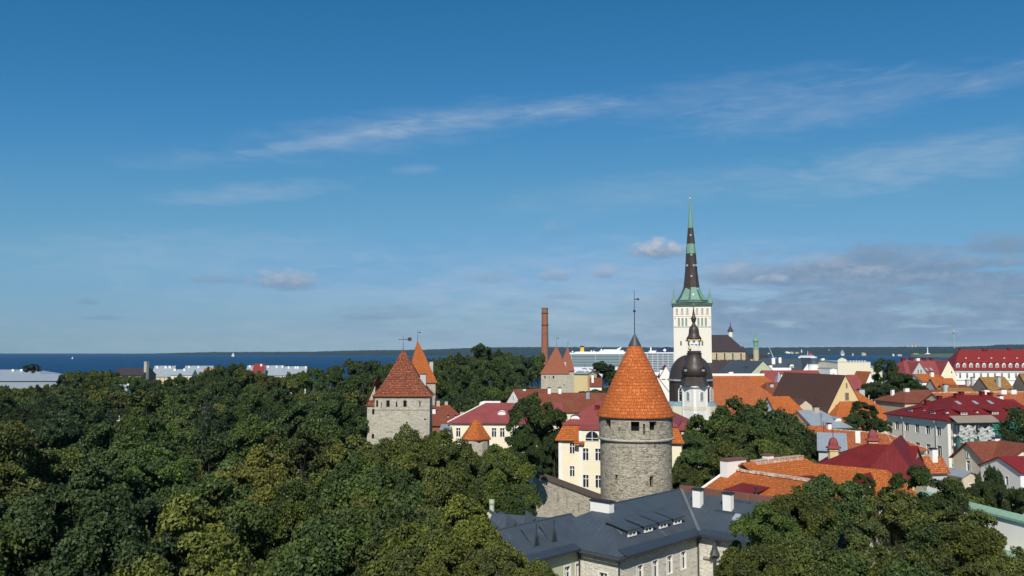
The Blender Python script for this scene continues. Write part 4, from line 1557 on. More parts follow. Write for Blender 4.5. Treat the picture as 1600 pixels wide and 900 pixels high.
def cruise_ship():
    d = 1620
    k = d / F
    A = P(893, 600, d)
    root = empty('cruise_ship', (A.x, A.y, 0), 0, 'long white cruise ship with yellow funnel moored behind the towers', 'ship')
    L = 150.0
    z = lambda py: zat(Vector((0, d, 0)), py)
    mb = MB()
    hull = [(-14, 0), (L - 8, 0), (L + 16, 14.5), (L + 16, 15.5), (L - 8, 30), (-14, 30)]
    mb.prism(hull, lambda x, y: (x * .985, 15 + (y - 15) * .9, -1), lambda x, y: (x, y, 19))
    mb.build('hull', SHIPW, root)
    mb = MB(); mb.box(-10, L - 6, .8, 29, 19.02, z(553.5)); mb.build('cabin_decks', CABINS, root)
    mb = MB()
    mb.box(-9, L - 14, 1.5, 28, z(553.5) + .01, z(551))
    mb.box(8, L - 30, 4, 26, z(551) + .01, z(549.6))
    mb.box(55, 100, 5, 25, z(549.6) + .01, z(547.4))
    mb.box(62, 88, 6, 24, z(547.4) + .01, z(546.0))
    mb.build('upper_deck', SHIPW, root)
    mb = MB()
    fx = 21
    mb.prism([(-3.8, 0), (3.8, 0), (3.8, 9), (-3.8, 9)], lambda x, y: (fx + x, 8 + y, z(551)), lambda x, y: (fx + .6 + x * .86, 8 + y * .9 + .4, z(542.6)))
    f = mb.build('funnel', SHIPY, root)
    mb = MB(); mb.box(fx - 3.0, fx + 4.0, 8.6, 16.4, z(542.6) + .01, z(540.4)); mb.build('funnel_top', SHIPB, f)
    mb = MB()
    mb.face([(84, 14, z(548)), (92, 14, z(548)), (97, 14, z(542.8)), (95, 14, z(542.6)), (88, 14, z(545.5))])
    mb.prism([(84, 0), (92, 0), (97, 6.4), (94.6, 6.6), (88, 3)], lambda x, y: (x, 13, z(548) + y), lambda x, y: (x, 16, z(548) + y))
    mb.build('mast', SHIPW, root)
    for x, py, r in ((3, 549.5, 1.6), (39, 548.6, 1.5), (44, 549.0, 1.4), (58, 546.2, 1.6), (86, 548.2, 1.5), (108, 549.2, 1.6)):
        mb = MB(); mb.ball((x, 10, z(py)), r, 8); mb.build('radome', SHIPW, root, smooth=True)


def ferry():
    d = 1480
    A = P(1004, 600, d)
    root = empty('ferry', (A.x, A.y, 0), 0, 'white passenger ferry with navy funnel bearing a white diamond, moored by the church tower', 'ship')
    z = lambda py: zat(Vector((0, d, 0)), py)
    L = 92
    mb = MB()
    mb.prism([(-16, 6), (0, 0), (L, 0), (L, 26), (0, 26), (-16, 20)], lambda x, y: (x * .98, y, -1), lambda x, y: (x, y, 13)); mb.build('hull', SHIPW, root)
    mb = MB(); mb.box(0, L - 3, 1, 25, 13.02, z(552)); mb.build('cabin_decks', CABINS2, root)
    mb = MB(); mb.box(-1, L - 2, .5, 25.5, z(552) + .01, z(550.4)); mb.box(14, 26, 6, 20, z(550.4) + .01, z(548)); mb.box(16, 18, 12, 14, z(548), z(542.5)); mb.build('upper_deck', SHIPW, root)
    mb = MB()
    c = 40
    mb.prism([(-17, 0), (16, 0), (11, 8.6), (4, 9.4), (-6, 7.6)], lambda x, y: (c + x, 6, z(550.4) + .02 + y), lambda x, y: (c + x, 20, z(550.4) + .02 + y)); f = mb.build('funnel', SHIPB, root)
    mb = MB(); mb.prism([(-3.2, 3.6), (0, .8), (3.2, 3.6), (0, 6.4)], lambda x, y: (c - 8 + x + 8, 5.9, z(550.4) + y), lambda x, y: (c + x, 5.6, z(550.4) + y)); mb.build('emblem', SHIPW, f)


cruise_ship(); ferry()


def tv_tower():
    c = P(1491, 541, 9000)
    root = empty('television_tower', (c.x, c.y, 40), 0, 'slender grey television tower far on the wooded horizon', 'tower')
    z = lambda py: zat(c, py) - 40
    mb = MB(); mb.lathe([(6, -20), (4.6, z(530)), (4.0, z(522))], 12); mb.build('shaft', CONC, root)
    mb = MB(); mb.lathe([(4.5, z(521.5)), (13, z(520)), (13, z(518)), (6, z(516.5)), (5, z(513.5)), (2.5, z(513))], 16); mb.build('pod', CONC, root)
    mb = MB(); mb.lathe([(4.5, z(513)), (2.2, z(508))], 8); mb.build('antenna', STEEL, root)


def obelisk():
    c = P(1449.6, 552, 7100)
    root = empty('obelisk', (c.x, c.y, 0), 0, 'white memorial obelisk on the far green shore', 'monument')
    z = lambda py: zat(c, py)
    mb = MB(); mb.lathe([(6, 0), (5.0, z(552)), (3.0, z(543)), (0, z(541.5))], 4); mb.build('shaft', WHITE, root)
    mb = MB(); mb.lathe([(30, 2), (24, z(553.0)), (10, z(552))], 12); mb.build('base', WHITE, root)


def arch_hall():
    c = P(1316, 551, 9000)
    root = empty('pavilion', (c.x, c.y, 0), 0, 'pale triangular pavilion on the far shore', 'pavilion')
    z = lambda py: zat(c, py)
    mb = MB(); mb.lathe([(22, z(551.5) - 6), (16, z(549.6)), (2, z(546.4))], 6); mb.build('shell_roof', GREYM, root)
    mb = MB(); mb.box(-16, 16, -14, 14, 0, z(551)); mb.build('wall', WHITE, root)


def harbour_crane():
    c = P(1209, 560, 1450)
    root = empty('harbour_crane', (c.x, c.y, 0), 0, 'white harbour crane with raised slanting boom', 'crane')
    a = P(1208.5, 559, 1450) - c; b = P(1201, 541.5, 1450) - c
    mb = MB()
    off = Vector((0, 0, c.z))
    for s_ in (-.9, .9):
        mb.tube(a + off + Vector((0, s_, 0)), b + off + Vector((0, s_ * .3, 0)), .45, .3)
    for i in range(9):
        t = i / 9; t2 = (i + 1) / 9
        mb.tube(a.lerp(b, t) + off + Vector((0, -.9, 0)), a.lerp(b, t2) + off + Vector((0, .9, 0)), .16)
    mb.build('boom', SHIPW, root)
    mb = MB(); mb.box(-4, 4, -4, 4, c.z - 6, c.z + 1); mb.build('cab', SHIPW, root)
    mb = MB()
    for x in (-4, 4):
        for y in (-4, 4): mb.tube((x, y, 0), (x * .8, y * .8, c.z - 6), .7)
    mb.build('portal', SHIPW, root)


def small_ship(px0, px1, py, d, label, funnel=True):
    A = P(px0, py, d)
    k = d / F
    L = (px1 - px0) * k
    root = empty('ship', (A.x, A.y, 0), 0, label, 'ship')
    z = lambda p: zat(Vector((0, d, 0)), p)
    mb = MB(); mb.prism([(0, 3), (6, 0), (L - 4, 0), (L + 3, 7), (L - 4, 14), (6, 14)], lambda x, y: (x, y, -1), lambda x, y: (x, y, z(py))); mb.build('hull', SHIPW, root)
    mb = MB(); mb.box(L * .1, L * .88, 2, 12, z(py) + .01, z(py - 2)); mb.box(L * .45, L * .75, 3, 11, z(py - 2) + .01, z(py - 3)); mb.build('cabin_decks', CABINS2, root)
    if funnel:
        mb = MB(); mb.box(L * .62, L * .76, 5, 9, z(py - 3) + .02, z(py - 6)); mb.build('funnel', SHIPR, root)
        mb = MB(); mb.tube((L * .55, 7, z(py - 3)), (L * .55, 7, z(py - 8)), .8); mb.build('mast', SHIPW, root)


def sailboat(px, py0, py1, d, label, lean=.1, w=.42):
    c = P(px, py1, d)
    z1 = zat(Vector((0, d, 0)), py0)
    H = z1
    root = empty('sailboat', (c.x, c.y, 0), .5, label, 'boat')
    mb = MB(); mb.prism([(-H * .28, 0), (-H * .2, -H * .07), (H * .2, -H * .07), (H * .3, 0), (H * .2, H * .07), (-H * .2, H * .07)], lambda x, y: (x * .85, y * .7, -.3), lambda x, y: (x, y, H * .09)); mb.build('hull', SHIPW, root)
    mb = MB(); mb.prism([(.02 * H, .10 * H), (w * H * .62, .12 * H), (.0, H)], lambda x, y: (x, -.04 * H * (1 - y / H), y), lambda x, y: (x, .03 * H, y)); mb.build('mainsail', SHIPW, root)
    mb = MB(); mb.prism([(-.03 * H, .12 * H), (-w * H * .62, .10 * H), (-.01 * H, .92 * H)], lambda x, y: (x, -.05 * H * (1 - y / H), y), lambda x, y: (x, .02 * H, y)); mb.build('jib', SHIPW, root)
    mb = MB(); mb.tube((0, 0, 0), (0, 0, H), H * .008); mb.build('mast', STEEL, root)


tv_tower(); obelisk(); arch_hall(); harbour_crane()
small_ship(1248, 1276, 557, 2600, 'white ship with red funnel crossing behind the slate roofs')
sailboat(364, 550.5, 557, 7200, 'bright white sailboat far out on the bay', w=.6)
sailboat(113, 556.5, 561.5, 5200, 'small grey sailboat on the bay far from the bright one', w=.4)

DIST = [(1228, 552, 9, 4), (1236, 551.5, 5, 3), (1243, 552, 7, 3), (1252, 549.5, 2, 5), (1258, 552, 4, 2), (1268, 552, 4, 4), (1276, 552.5, 9, 4), (1287, 551.5, 8, 2.4), (1295, 547, 2, 2), (1347, 553, 8, 3),
        (1332, 553.5, 2, 2), (1403, 555, 8, 2), (1395, 554, 3, 1.6), (1416, 540.5, 3, 3), (1424, 540.5, 4, 2.6), (1429, 540.5, 4, 3.6), (1434, 540.5, 4, 2.2), (1458, 551.5, 4, 2), (1498, 549.5, 6, 1.8), (1428, 553.5, 10, 2),
        (1212, 552.5, 3, 2), (1200, 552.5, 4, 1.4), (345, 553.6, 3, 1.2), (352, 553.4, 4, 1.0), (395, 553.4, 4, 1.4), (405, 553.2, 6, 1.6), (425, 553.2, 5, 1.2), (440, 552.6, 3, 1.6), (447, 553, 3, 1.2), (472, 553.4, 4, 1.0),
        (527, 552.4, 2.5, 1.4), (554, 550.4, 1.6, 2), (590, 552, 6, 1.2), (605, 551, 7, 1.6), (662, 551, 3, 1.6), (693, 550.5, 4, 2.0), (704, 549.5, 4, 1.6), (772, 548.6, 3, 1.4), (812, 547, 3, 1.6), (824, 546.5, 4, 1.6),
        (838, 547.5, 4, 1.5), (862, 545.5, 2.5, 1.2), (876, 547, 3, 1.4), (902, 546, 3, 1.3), (927, 547.5, 3, 1.5), (988, 547, 3, 1.2)]


def distant_buildings():
    rnd = random.Random(5)
    for i, (px, py, w, h) in enumerate(DIST):
        d = 9900 if 1180 < px < 1300 else (8500 if px > 1330 else 11200)
        if 1410 < px < 1440 and py < 545: d = 10250
        if px in (1403, 1395, 1428): d = 7900
        k = d / F
        A = P(px, py, d)
        mb = MB()
        W, H = w * k * .8, h * k * .62
        mb.box(0, W * .6, 0, W * .5 + 8, -30, H)
        mb.box(W * .6 + .01, W, 3, W * .4 + 8, -30, H * rnd.uniform(.5, .9))
        mb.box(W * .1, W * .3, 2, 8, H + .01, H * 1.2)
        o = mb.build('distant_building', [WHITE, CREAM2, GREYP][i % 3] if rnd.random() < .8 else SAND, loc=(A.x, A.y, max(A.z, 2)))
        tag(o, 'tiny pale building on the hazy far shore', 'building', 'pale buildings along the far shore')


distant_buildings()

# ------------------------------------------------------------------ houses
def at(b, u=0, v=0, z=0):
    return b.root.matrix_basis @ Vector((u, v, z))


def hv(label, A, rot, W, D, rise, gz=None, name='town_house', cat='house', group=None, **k):
    """house whose wall top corner is given as a world point"""
    r = math.radians(rot)
    gz = ground_z(A.x, A.y) - .5 if gz is None else gz
    root = empty(name, (A.x, A.y, gz), r, label, cat, group)
    b = Block(root, 0, W, 0, D, 0, A.z - gz, rise, **k)
    b.W, b.D, b.A, b.gz = W, D, A, gz
    return b


def apex_rise(px, py, d, rot, W, D, face, apy):
    A = P(px, py, d); r = math.radians(rot)
    if isinstance(W, tuple): W = solveW(A, r, W[1])
    if isinstance(D, tuple): D = solveW(A, r + math.pi / 2, D[1])
    q = Vector((math.cos(r), math.sin(r), 0)); n = Vector((-math.sin(r), math.cos(r), 0))
    p = A + (q * W / 2 if face == 'f' else n * D / 2)
    return dict(W=W, D=D, rise=zat(p, apy) - A.z - .2)


PALESL = metal_mat('pale_flashing', (0.13, 0.15, 0.165), wear=.5)


def slate_house():
    A = P(905, 864, 80) + Vector((0, 0, .7))
    gz = 17.0
    root = empty('town_house', (A.x, A.y, gz), math.radians(46.4), 'large limestone house with slate grey sheet metal roof and white chimneys below the round tower', 'house')
    ze = A.z - gz
    w1 = Block(root, -14, 3.0, 0, 7.2, 0, ze, 1.75, 'u', (0, 0), .55, PGREEN, SLATE, openfaces='fl', wins=[('f', 3, [(1.5, 1.8), (5.2, 1.8)], 1.0, 15, 4.2)])
    w2 = Block(root, 0, 18.2, -4.5, 5.7, 0, ze + .004, 2.75, 'u', (5.1, 0), .62, LIMEH, SLATE, openfaces='fl', style='cross',
               wins=[('f', 4, [(1.5, 1.85), (5.3, 1.9)], 1.05, 2.7, 7.2), ('l', 1, [(1.9, 1.6)], 1.1, 1.2)], gov=0)
    w3 = Block(root, 13.1, 23.3, -20, 5.5, 0, ze + .008, 2.7, 'v', (0, 4.9), .6, LIMEH, SLATE, openfaces='flb', wins=[('l', 1, [(2.9, 2.2)], 1.5, 12.2), ('l', 1, [(3.2, 2.2)], 1.4, 7.5)])
    for b, fs in ((w1, 'f'), (w2, 'f')):
        for f in fs: b.gutter(f)
    # the gutter of the right wing stops at the inner corner
    M3 = w3.M('l')
    mb = MB(); z = ze - .6 * w3.k
    mb.tube(M3(-20.5, -.7, z + .02), M3(-4.9, -.7, z + .02), .1); mb.build('gutter', GUTTER, root)
    M2 = w2.M('l')
    mb = MB(); mb.tube((-.7, -5.1, ze - .4), (-.7, 0, ze - .4), .1); mb.build('gutter', GUTTER, root)
    mb = MB()
    for b, r in ((w1, .10), (w2, .10)):
        R0, R1 = [Vector(p) + Vector((0, 0, .2)) for p in b.ends]
        mb.tube(R0, R1, r)
    mb.tube((-.55, -5.0, ze - .2), (5.1, .6, ze + 2.95), .07)
    mb.build('ridge_flashing', SLATE, w2.roof_obj)
    # light strip in the valley
    mb = MB()
    a, c = Vector((12.75, -4.9, ze + .06)), Vector((18.0, .45, ze + 3.0))
    s = Vector((1, -1, 0)).normalized() * .15
    mb.face([a - s + Vector((0, 0, .06)), a + s + Vector((0, 0, .06)), c + s + Vector((0, 0, .06)), c - s + Vector((0, 0, .06))])
    mb.face([a - s, a + s, c + s, c - s])
    mb.build('valley_flashing', PALESL, w2.roof_obj)
    for b, f, q0, q1 in ((w1, 'f', -14.2, -.6), (w2, 'f', .0, 13.0), (w3, 'l', -20.2, -5.0)):
        M = b.M(f); mb = MB()
        kk = b.k if not (b is w2 and f == 'l') else b.rise / b.hip[0]
        z = lambda t: b.ze + t * kk + .2
        o = -b.ov - .18
        for dz0, dz1 in ((.03, .04), (-.10, -.06)):
            mb.face([M(q0, o, z(o) + dz0 + .06), M(q1, o, z(o) + dz0 + .06), M(q1, .1, z(.1) + dz1), M(q0, .1, z(.1) + dz1)])
        mb.face([M(q0, o, z(o) - .06), M(q1, o, z(o) - .06), M(q1, o, z(o) + .09), M(q0, o, z(o) + .09)])
        mb.build('eave_skirt', SLATEDK, b.roof_obj)
    # brown red capping along the right wing
    mb = MB()
    R0, R1 = [Vector(p) for p in w3.ends]
    mb.box(R0.x - .3, R0.x + .3, min(R0.y, R1.y), max(R0.y, R1.y), R0.z + .0, R0.z + .62)
    mb.build('ridge_wall', RIDGEB, w3.roof_obj)
    # chimneys
    w2.chimney(4.4, .7, .75, 2.3, .75)
    w3.chimney(16.2, -2.7, .65, .9, 1.6)
    w3.chimney(16.2, -6.2, .65, .9, 1.6)
    for u in (3.4, 6.0, 8.5, 11.0): w2.dormer('f', u, 1.05, 1.6, .8, 'shed', wall=SLATE, roof=SLATE, over=.22)
    w2.skylight('f', 2.9, 1.5, .6, .9)
    w3.skylight('l', -7.6, 1.8, .6, .95)
    # snow rails
    for (t, v0, v1) in ((2.6, -9.4, -4.9), (4.3, -8.0, -5.2)):
        mb = MB(); zz = ze + t * w3.k + .42
        mb.box(13.1 + t, 13.22 + t, v0, v1, zz - .2, zz)
        mb.build('snow_rail', SLATE, w3.roof_obj)
    # slender triangular vents
    for u in (-5.0, -2.6):
        mb = MB()
        t = .75; zb = ze + t * w1.k + .18
        f = [(u - .48, t, zb), (u + .48, t, zb), (u, t + .05, zb + 1.55)]
        back = (u, t + 2.1, zb + 1.5)
        mb.face(f); mb.face([f[0], f[2], back]); mb.face([f[1], back, f[2]])
        v = mb.build('roof_vent', SLATE, root)
        mb = MB(); mb.face([(u - .27, t - .02, zb + .15), (u + .27, t - .02, zb + .15), (u, t + .01, zb + 1.0)]); mb.build('vent_louvre', WOODDK, v)
        mb = MB(); mb.tube((u, t + .05, zb + 1.5), (u, t + .05, zb + 2.0), .05); mb.build('vent_finial', IRON, v)
    for u in (-6.5, -4.0, -1.4):          # vents of the far slope, seen over the ridge
        mb = MB()
        z0 = ze + 1.2
        f = [(u - .3, 5.4, z0), (u + .9, 5.4, z0), (u - .1, 5.3, z0 + 1.55)]
        mb.face(f); mb.face([f[0], f[2], (u, 4.0, z0 + .9)]); mb.face([f[1], f[2], (u, 4.0, z0 + .9)])
        mb.build('roof_vent', SLATE, root)
    # downpipes
    for (x, y, h0) in ((-.12, -.12, ze - .5), (-.15, -4.62, ze - .55), (12.98, -4.62, ze - .6)):
        mb = MB()
        mb.tube((x - .42, y - .42, h0 + .2), (x, y, h0 - .5), .09); mb.tube((x, y, h0 - .5), (x, y, 0), .085)
        mb.build('downpipe', GUTTER, root)
    mb = MB()
    x, y = 12.75, -6.6
    mb.lathe([(.16, ze - 2.1), (.52, ze - 1.95), (.3, ze - 1.45), (.15, ze - .7)], 8, (x, y)); mb.tube((x, y, ze - 2.1), (x, y, 0), .17)
    mb.build('rain_hopper', GUTTER, root)
    # blocked openings
    mb = MB()
    mb.box(12.9, 13.097, -15.6, -5.2, ze - 2.55, ze - 2.35); mb.build('string_course', LIMEF, root)


slate_house()


def stepped_house():
    b = house('smaller slate roofed house with stepped pale green fire wall behind the large slate roof', 752, 846, 88, -22, 8.0, 7.0, rise=2.0, wall=PGREEN, roof=SLATE)
    mb = MB(); mc = MB()
    Minv = b.root.matrix_basis.inverted()
    for (x0, x1, pt, dep) in ((757, 772, 797, 93), (772.3, 786.5, 801, 92.4), (786.8, 800, 813, 91.8), (800.3, 813, 817, 91.2)):
        a = Minv @ P(x0, pt, dep); c = Minv @ P(x1, pt, dep)
        u0, u1, v, z = a.x, c.x, a.y, a.z
        w = u1 - u0
        poly = [(u0, 0), (u1, 0), (u1, z - .35), ((u0 + u1) / 2, z), (u0, z - .45)]
        mb.prism(poly, lambda x, y: (x, v, y), lambda x, y: (x, v + .8, y))
        for (p, q) in ((poly[2], poly[3]), (poly[3], poly[4])):
            mc.face([(p[0], v - .12, p[1] + .05), (q[0], v - .12, q[1] + .05), (q[0], v + .92, q[1] + .05), (p[0], v + .92, p[1] + .05)])
            mc.face([(p[0], v - .12, p[1] - .03), (q[0], v - .12, q[1] - .03), (q[0], v - .12, q[1] + .05), (p[0], v - .12, p[1] + .05)])
    mb.build('stepped_wall', PGREEN, b.root); mc.build('wall_coping', SLATE, b.root)
    c = Minv @ P(768.5, 800, 93.4)
    t = Minv @ P(768.5, 781, 93.4)
    mb = MB(); mb.lathe([(.27, c.z - 1), (.27, t.z - .35), (.31, t.z - .33), (.31, t.z)], 12, (c.x, c.y)); mb.build('chimney', PGREEN, b.root)
    mb = MB(); mb.lathe([(.30, t.z - .5), (.33, t.z - .42), (.3, t.z - .38)], 12, (c.x, c.y)); mb.build('chimney_band', GREENCAP, b.root)


stepped_house()


def orange_house():
    # wing: ridge runs towards the viewer on the right
    ap = P(1148, 733, 103)
    rot = -56
    r = math.radians(rot)
    v = Vector((-math.sin(r), math.cos(r), 0)); u = Vector((math.cos(r), math.sin(r), 0))
    A = ap - v * 8.0 - u * .3
    rise = 3.2
    A.z = ap.z - rise - .2
    b = hv('long white walled house with bright orange tile roof and mortared ridges beside the slate roof', A, rot, 17, 16, rise, gz=17, axis='u', hip=(0, 0), ov=.5, wall=WHITE, roof=ORANGE, gov=.4)
    m = Block(b.root, -5.5, 8.5, 7.9, 22.5, 0, b.ze, 4.1, 'v', (0, 3.5), .5, WHITE, ORANGE, openfaces='lrb', gov=0)
    # mortared ridges and verge
    R0, R1 = [Vector(p) + Vector((0, 0, .22)) for p in b.ends]
    mb = MB(); mb.box(R0.x + 1.2, R1.x - 4, R0.y - .5, R0.y + .5, R0.z - .12, R0.z + .10); mb.build('ridge_tiles', MORTAR, b.roof_obj)
    Q0, Q1 = [Vector(p) + Vector((0, 0, .22)) for p in m.ends]
    mb = MB(); mb.box(Q0.x - .5, Q0.x + .35, Q0.y + 2, Q1.y, Q0.z - .1, Q0.z + .1); mb.box(Q0.x + .35, Q0.x + .55, Q0.y + 2, Q1.y - .5, Q0.z - .4, Q0.z - .1); mb.build('ridge_tiles', MORTAR, m.roof_obj)
    mb = MB()
    ends = [(-.4, -.5, b.ze - .5 * b.k + .2), (-.4, 8, b.ze + b.rise + .2)]
    mb.tube(ends[0], ends[1], .17, n=5); mb.build('verge_mortar', WHITE, b.roof_obj)
    b.chimney(.35, 7.7, 1.1, 3.3, 1.25, cap=RIDGEB)
    m.chimney(1.0, 13.2, .9, 1.0, .75, cap=RIDGEB)
    m.chimney(.6, 20.6, 1.0, 1.3, .95, cap=RIDGEB)
    d = b.dormer('f', 5.6, 2.6, 3.2, .75, 'shed', wall=CRIMDK, roof=CRIMDK, over=.35)
    mb = MB(); z = b.ze + 3.4 * b.k
    mb.tube((8.2, 2.4, z - 1), (8.2, 2.4, z + 1.35), .12); mb.lathe([(.2, z + 1.3), (.2, z + 1.5)], 8, (8.2, 2.4)); mb.build('flue_pipe', IRON, b.roof_obj)
    b.dormer('f', 12.6, 1.6, 2.6, .8, 'shed', wall=CRIMDK, roof=CRIMDK)
    b.dormer('f', 9.8, .8, 2.2, .5, 'round', wall=GREYM, roof=GREYM)
    for vv in (11.5, 15.5): m.dormer('r', vv, 2.6, 1.8, .5, 'shed', wall=CRIMDK, roof=CRIMDK)


orange_house()


def crimson_villa():
    r0, r1 = P(1222, 719, 118), P(1412, 734, 107)
    r1.z = r0.z
    d = (r1 - r0); rot = math.degrees(math.atan2(d.y, d.x)); W = d.length
    v = Vector((-math.sin(math.radians(rot)), math.cos(math.radians(rot)), 0))
    A = r0 - v * 6
    A.z = r0.z - 4.2
    b = hv('orange tiled house front with dark red dormer among the trees', A, rot, W, 12, 4.0, gz=17, axis='u', hip=(0, 2.0), ov=.5, wall=PYELLOW, roof=ORANGE)
    d = b.dormer('f', W * .76, 2.3, 2.6, .9, 'gable', wall=CRIMDK, roof=CRIMDK)
    # red villa behind it
    c = house('yellow villa with dark red metal roof and two domed chimney turrets', 1262, 735, 128, -30, ('px', 1424), 18, ridge_py=693, axis='u', hip=(7, 0), wall=PYELLOW, roof=CRIMDK)
    g = Block(c.root, c.W * .62, c.W + .6, -3.2, 12, 0, c.ze + .6, 4.0, 'v', (3.6, 0), .4, PYELLOW, CRIMDK, openfaces='flr')
    for px, pt, pb, dep, cap in ((1302.5, 683, 712, 132, 1.0), (1364, 671, 700, 132.5, 1.0)):
        p = P(px, pb, dep); q = P(px, pt, dep)
        Mi = c.root.matrix_basis.inverted()
        p, q = Mi @ p, Mi @ q
        k = dep / F
        wall_t = q.z + 14 * k * 1.0 if False else p.z + 12 * k
        mb = MB(); R = 8.3 * k
        mb.lathe([(R, p.z - 4), (R, wall_t - .45), (R + .12, wall_t - .42), (R + .12, wall_t - .25), (R, wall_t - .22), (R, wall_t)], 8, (p.x, p.y), a0=.3); t = mb.build('turret', PYELLOW, c.root)
        mb = MB()
        H = q.z - wall_t
        mb.lathe([(R + .35, wall_t - .05), (R + .3, wall_t + .15), (R * .93, wall_t + .35), (R * .86, wall_t + H * .5), (R * .6, wall_t + H * .82), (R * .25, wall_t + H * .98), (0, wall_t + H)], 8, (p.x, p.y), a0=.3, cap=False)
        mb.build('domed_cap', CRIMSON, t)
        mb = MB(); mb.tube((p.x, p.y, wall_t + H), (p.x, p.y, wall_t + H + 1.1), .05); mb.build('finial', IRON, t)


crimson_villa()


def turned_orange_house():
    C = P(1403, 707, 152)
    rot = -53
    r = math.radians(rot)
    u = Vector((math.cos(r), math.sin(r), 0)); v = Vector((-math.sin(r), math.cos(r), 0))
    W = 22
    Dd = solveW(C, r + math.pi / 2, 1444)
    A = C - u * W
    q = A + u * (W * .6) + v * Dd / 2
    rise = zat(q, 675) - A.z - .2
    b = hv('yellow walled house with orange hipped tile roof in front of the greige house', A, rot, W, Dd, max(rise, 2.4), axis='u', hip=(0, Dd / 2), ov=.55, wall=PYELLOW, roof=ORANGE2,
           wins=[('r', 2, [(1.1, 1.7), (4.6, 1.7)], 1.0, 1.4)])
    b.cornice('r', WHITE, .3, .2)
    b.ridge_cap(MORTAR, .12)
    b.skylight('f', 6, 2.2, .9, 1.5); b.skylight('f', 8.2, 1.4, .9, 1.2)
    mb = MB()
    for t in (3.0, 4.0, 9.5): mb.box(t, t + .22, .4, Dd * .45, b.ze + .4 * b.k + .2, b.ze + .4 * b.k + .24)
    # lean grey annex roof on the left
    house('low annex with blue grey metal roof beside the orange hipped roof', 1279, 702, 150, -20, ('px', 1322), 9, ridge_py=676, axis='u', wall=GREYP, roof=GREYM).chimney(6.5, 3.0, .8, .8, 1.5)


turned_orange_house()


def greige_house():
    b = house('three storey greige house with crimson metal roof and green netted scaffold', 1480, 656, 190, 11, 30, 21.5, ridge_py=617, axis='u', hip=(10.75, 10.75), ov=.7, wall=GREIGE, roof=CRIMDK,
              wins=[('l', 5, [(1.75, 2.1), (5.9, 2.5), (10.4, 2.3)], 1.7, 2.0, 3.0), ('f', 7, [(1.75, 2.0), (5.9, 2.4)], 1.3)])
    b.cornice('fl', WHITE, .45, .35)
    for vv in (3.6, 15.0):
        mb = MB(); M = b.M('l')
        mb.tube(M(vv, -.75, b.ze - .5), M(vv, -.16, b.ze - 1.3), .09); mb.tube(M(vv, -.16, b.ze - 1.3), M(vv, -.16, 0), .1); mb.build('downpipe', PIPEW, b.root)
    mb = MB(); M = b.M('f'); mb.box(-.02, .75, -.06, -.004, 0, b.ze - .8, M); mb.build('pilaster', WHITE, b.root)
    for vv in (14.6, 6.6): b.dormer('l', vv, 1.5, 1.9, .8, 'shed', wall=CRIMDK, roof=CRIMDK, over=.2)
    for u in (5.5, 13.5, 19): b.dormer('f', u, 1.6, 1.9, .8, 'shed', wall=CRIMDK, roof=CRIMDK, over=.2)
    for u, v in ((5.2, 13.5), (10, 9.4), (13, 11.5), (17.5, 10.2), (20.5, 11.2), (9, 14)): b.chimney(u, v, .9, .9, .9, CRIMDK, CRIMDK)
    for u in (8.5, 13, 17): b.skylight('f', u, 6.4, .9, 1.3)
    for face, q in (('l', 11), ('f', 2), ('f', 9.6)):
        b.dormer(face, q, 2.4, .7, .25, 'vent' if False else 'gable', wall=WHITE, roof=CRIMDK)
    # scaffold with torn netting
    s = empty('scaffold', at(b, 0.6, -2.2, 0), math.radians(11), 'steel scaffold hung with torn green and white netting on the greige house', 'scaffold')
    L, H = 19.0, b.ze - .6
    mb = MB()
    for i in range(8):
        x = L * i / 7
        for y in (0, 1.4): mb.tube((x, y, 0), (x, y, H), .06)
    for k in range(6):
        z = H - .4 - k * 2.0
        for y in (0, 1.4): mb.tube((0, y, z), (L, y, z), .05)
        for i in range(8): mb.tube((L * i / 7, 0, z), (L * i / 7, 1.4, z), .05)
    for i in range(7): mb.tube((L * i / 7, -.05, H - 2 * (i % 5)), (L * (i + 1) / 7, -.05, H - 2 * ((i + 1) % 5)), .045)
    mb.build('frame', STEEL, s)
    mb = MB()
    for k in range(5): mb.box(.1, L - .1, .12, 1.28, H - 2.45 - k * 2.0, H - 2.38 - k * 2)
    mb.build('deck', WOODDK, s)
    rnd = random.Random(9)

    def net(x0, x1, z0, z1, y, mat, name):
        mb = MB()
        n, m_ = 10, 8
        f = lambda i, j: (x0 + (x1 - x0) * i / n, y - .25 - .2 * math.sin(i * 1.7 + j * .9 + x0) - .12 * math.sin(j * 2.3 + i), z0 + (z1 - z0) * j / m_ + .25 * math.sin(i * 1.3 + x0) * (j in (0, m_)))
        for i in range(n):
            for j in range(m_):
                if rnd.random() < .05: continue
                a, b_, c, d = f(i, j), f(i + 1, j), f(i + 1, j + 1), f(i, j + 1)
                mb.face([a, b_, c, d])
        o = mb.build(name, mat, s)
        md = o.modifiers.new('thick', 'SOLIDIFY'); md.thickness = .03
    net(0, 5.5, H - 10.5, H - 3.2, 0, NETG, 'netting')
    net(.4, 4.6, H - 4.4, H - .6, -.05, NETW, 'sheet')
    net(5.0, 9.0, H - 5.2, H - 1.0, -.1, NETW, 'sheet')
    net(8.6, 18.8, H - 2.6, H + .1, 0, NETG, 'netting')
    net(5.2, 12.6, H - 9.5, H - 4.4, .05, NETG, 'netting')
    net(10, 13.5, H - 5.4, H - 3.4, -.2, NETW, 'sheet')
    mb = MB()
    for dz in (0, .1): mb.face([(-.3, -.6, H + .1 + dz), (L * .55, -.6, H + .1 + dz), (L * .55, 1.9, H + 1.4 + dz), (-.3, 1.9, H + 1.4 + dz)])
    mb.face([(-.3, -.6, H + .1), (L * .55, -.6, H + .1), (L * .55, -.6, H + .2), (-.3, -.6, H + .2)])
    mb.build('canopy', TAUPE, s)


greige_house()


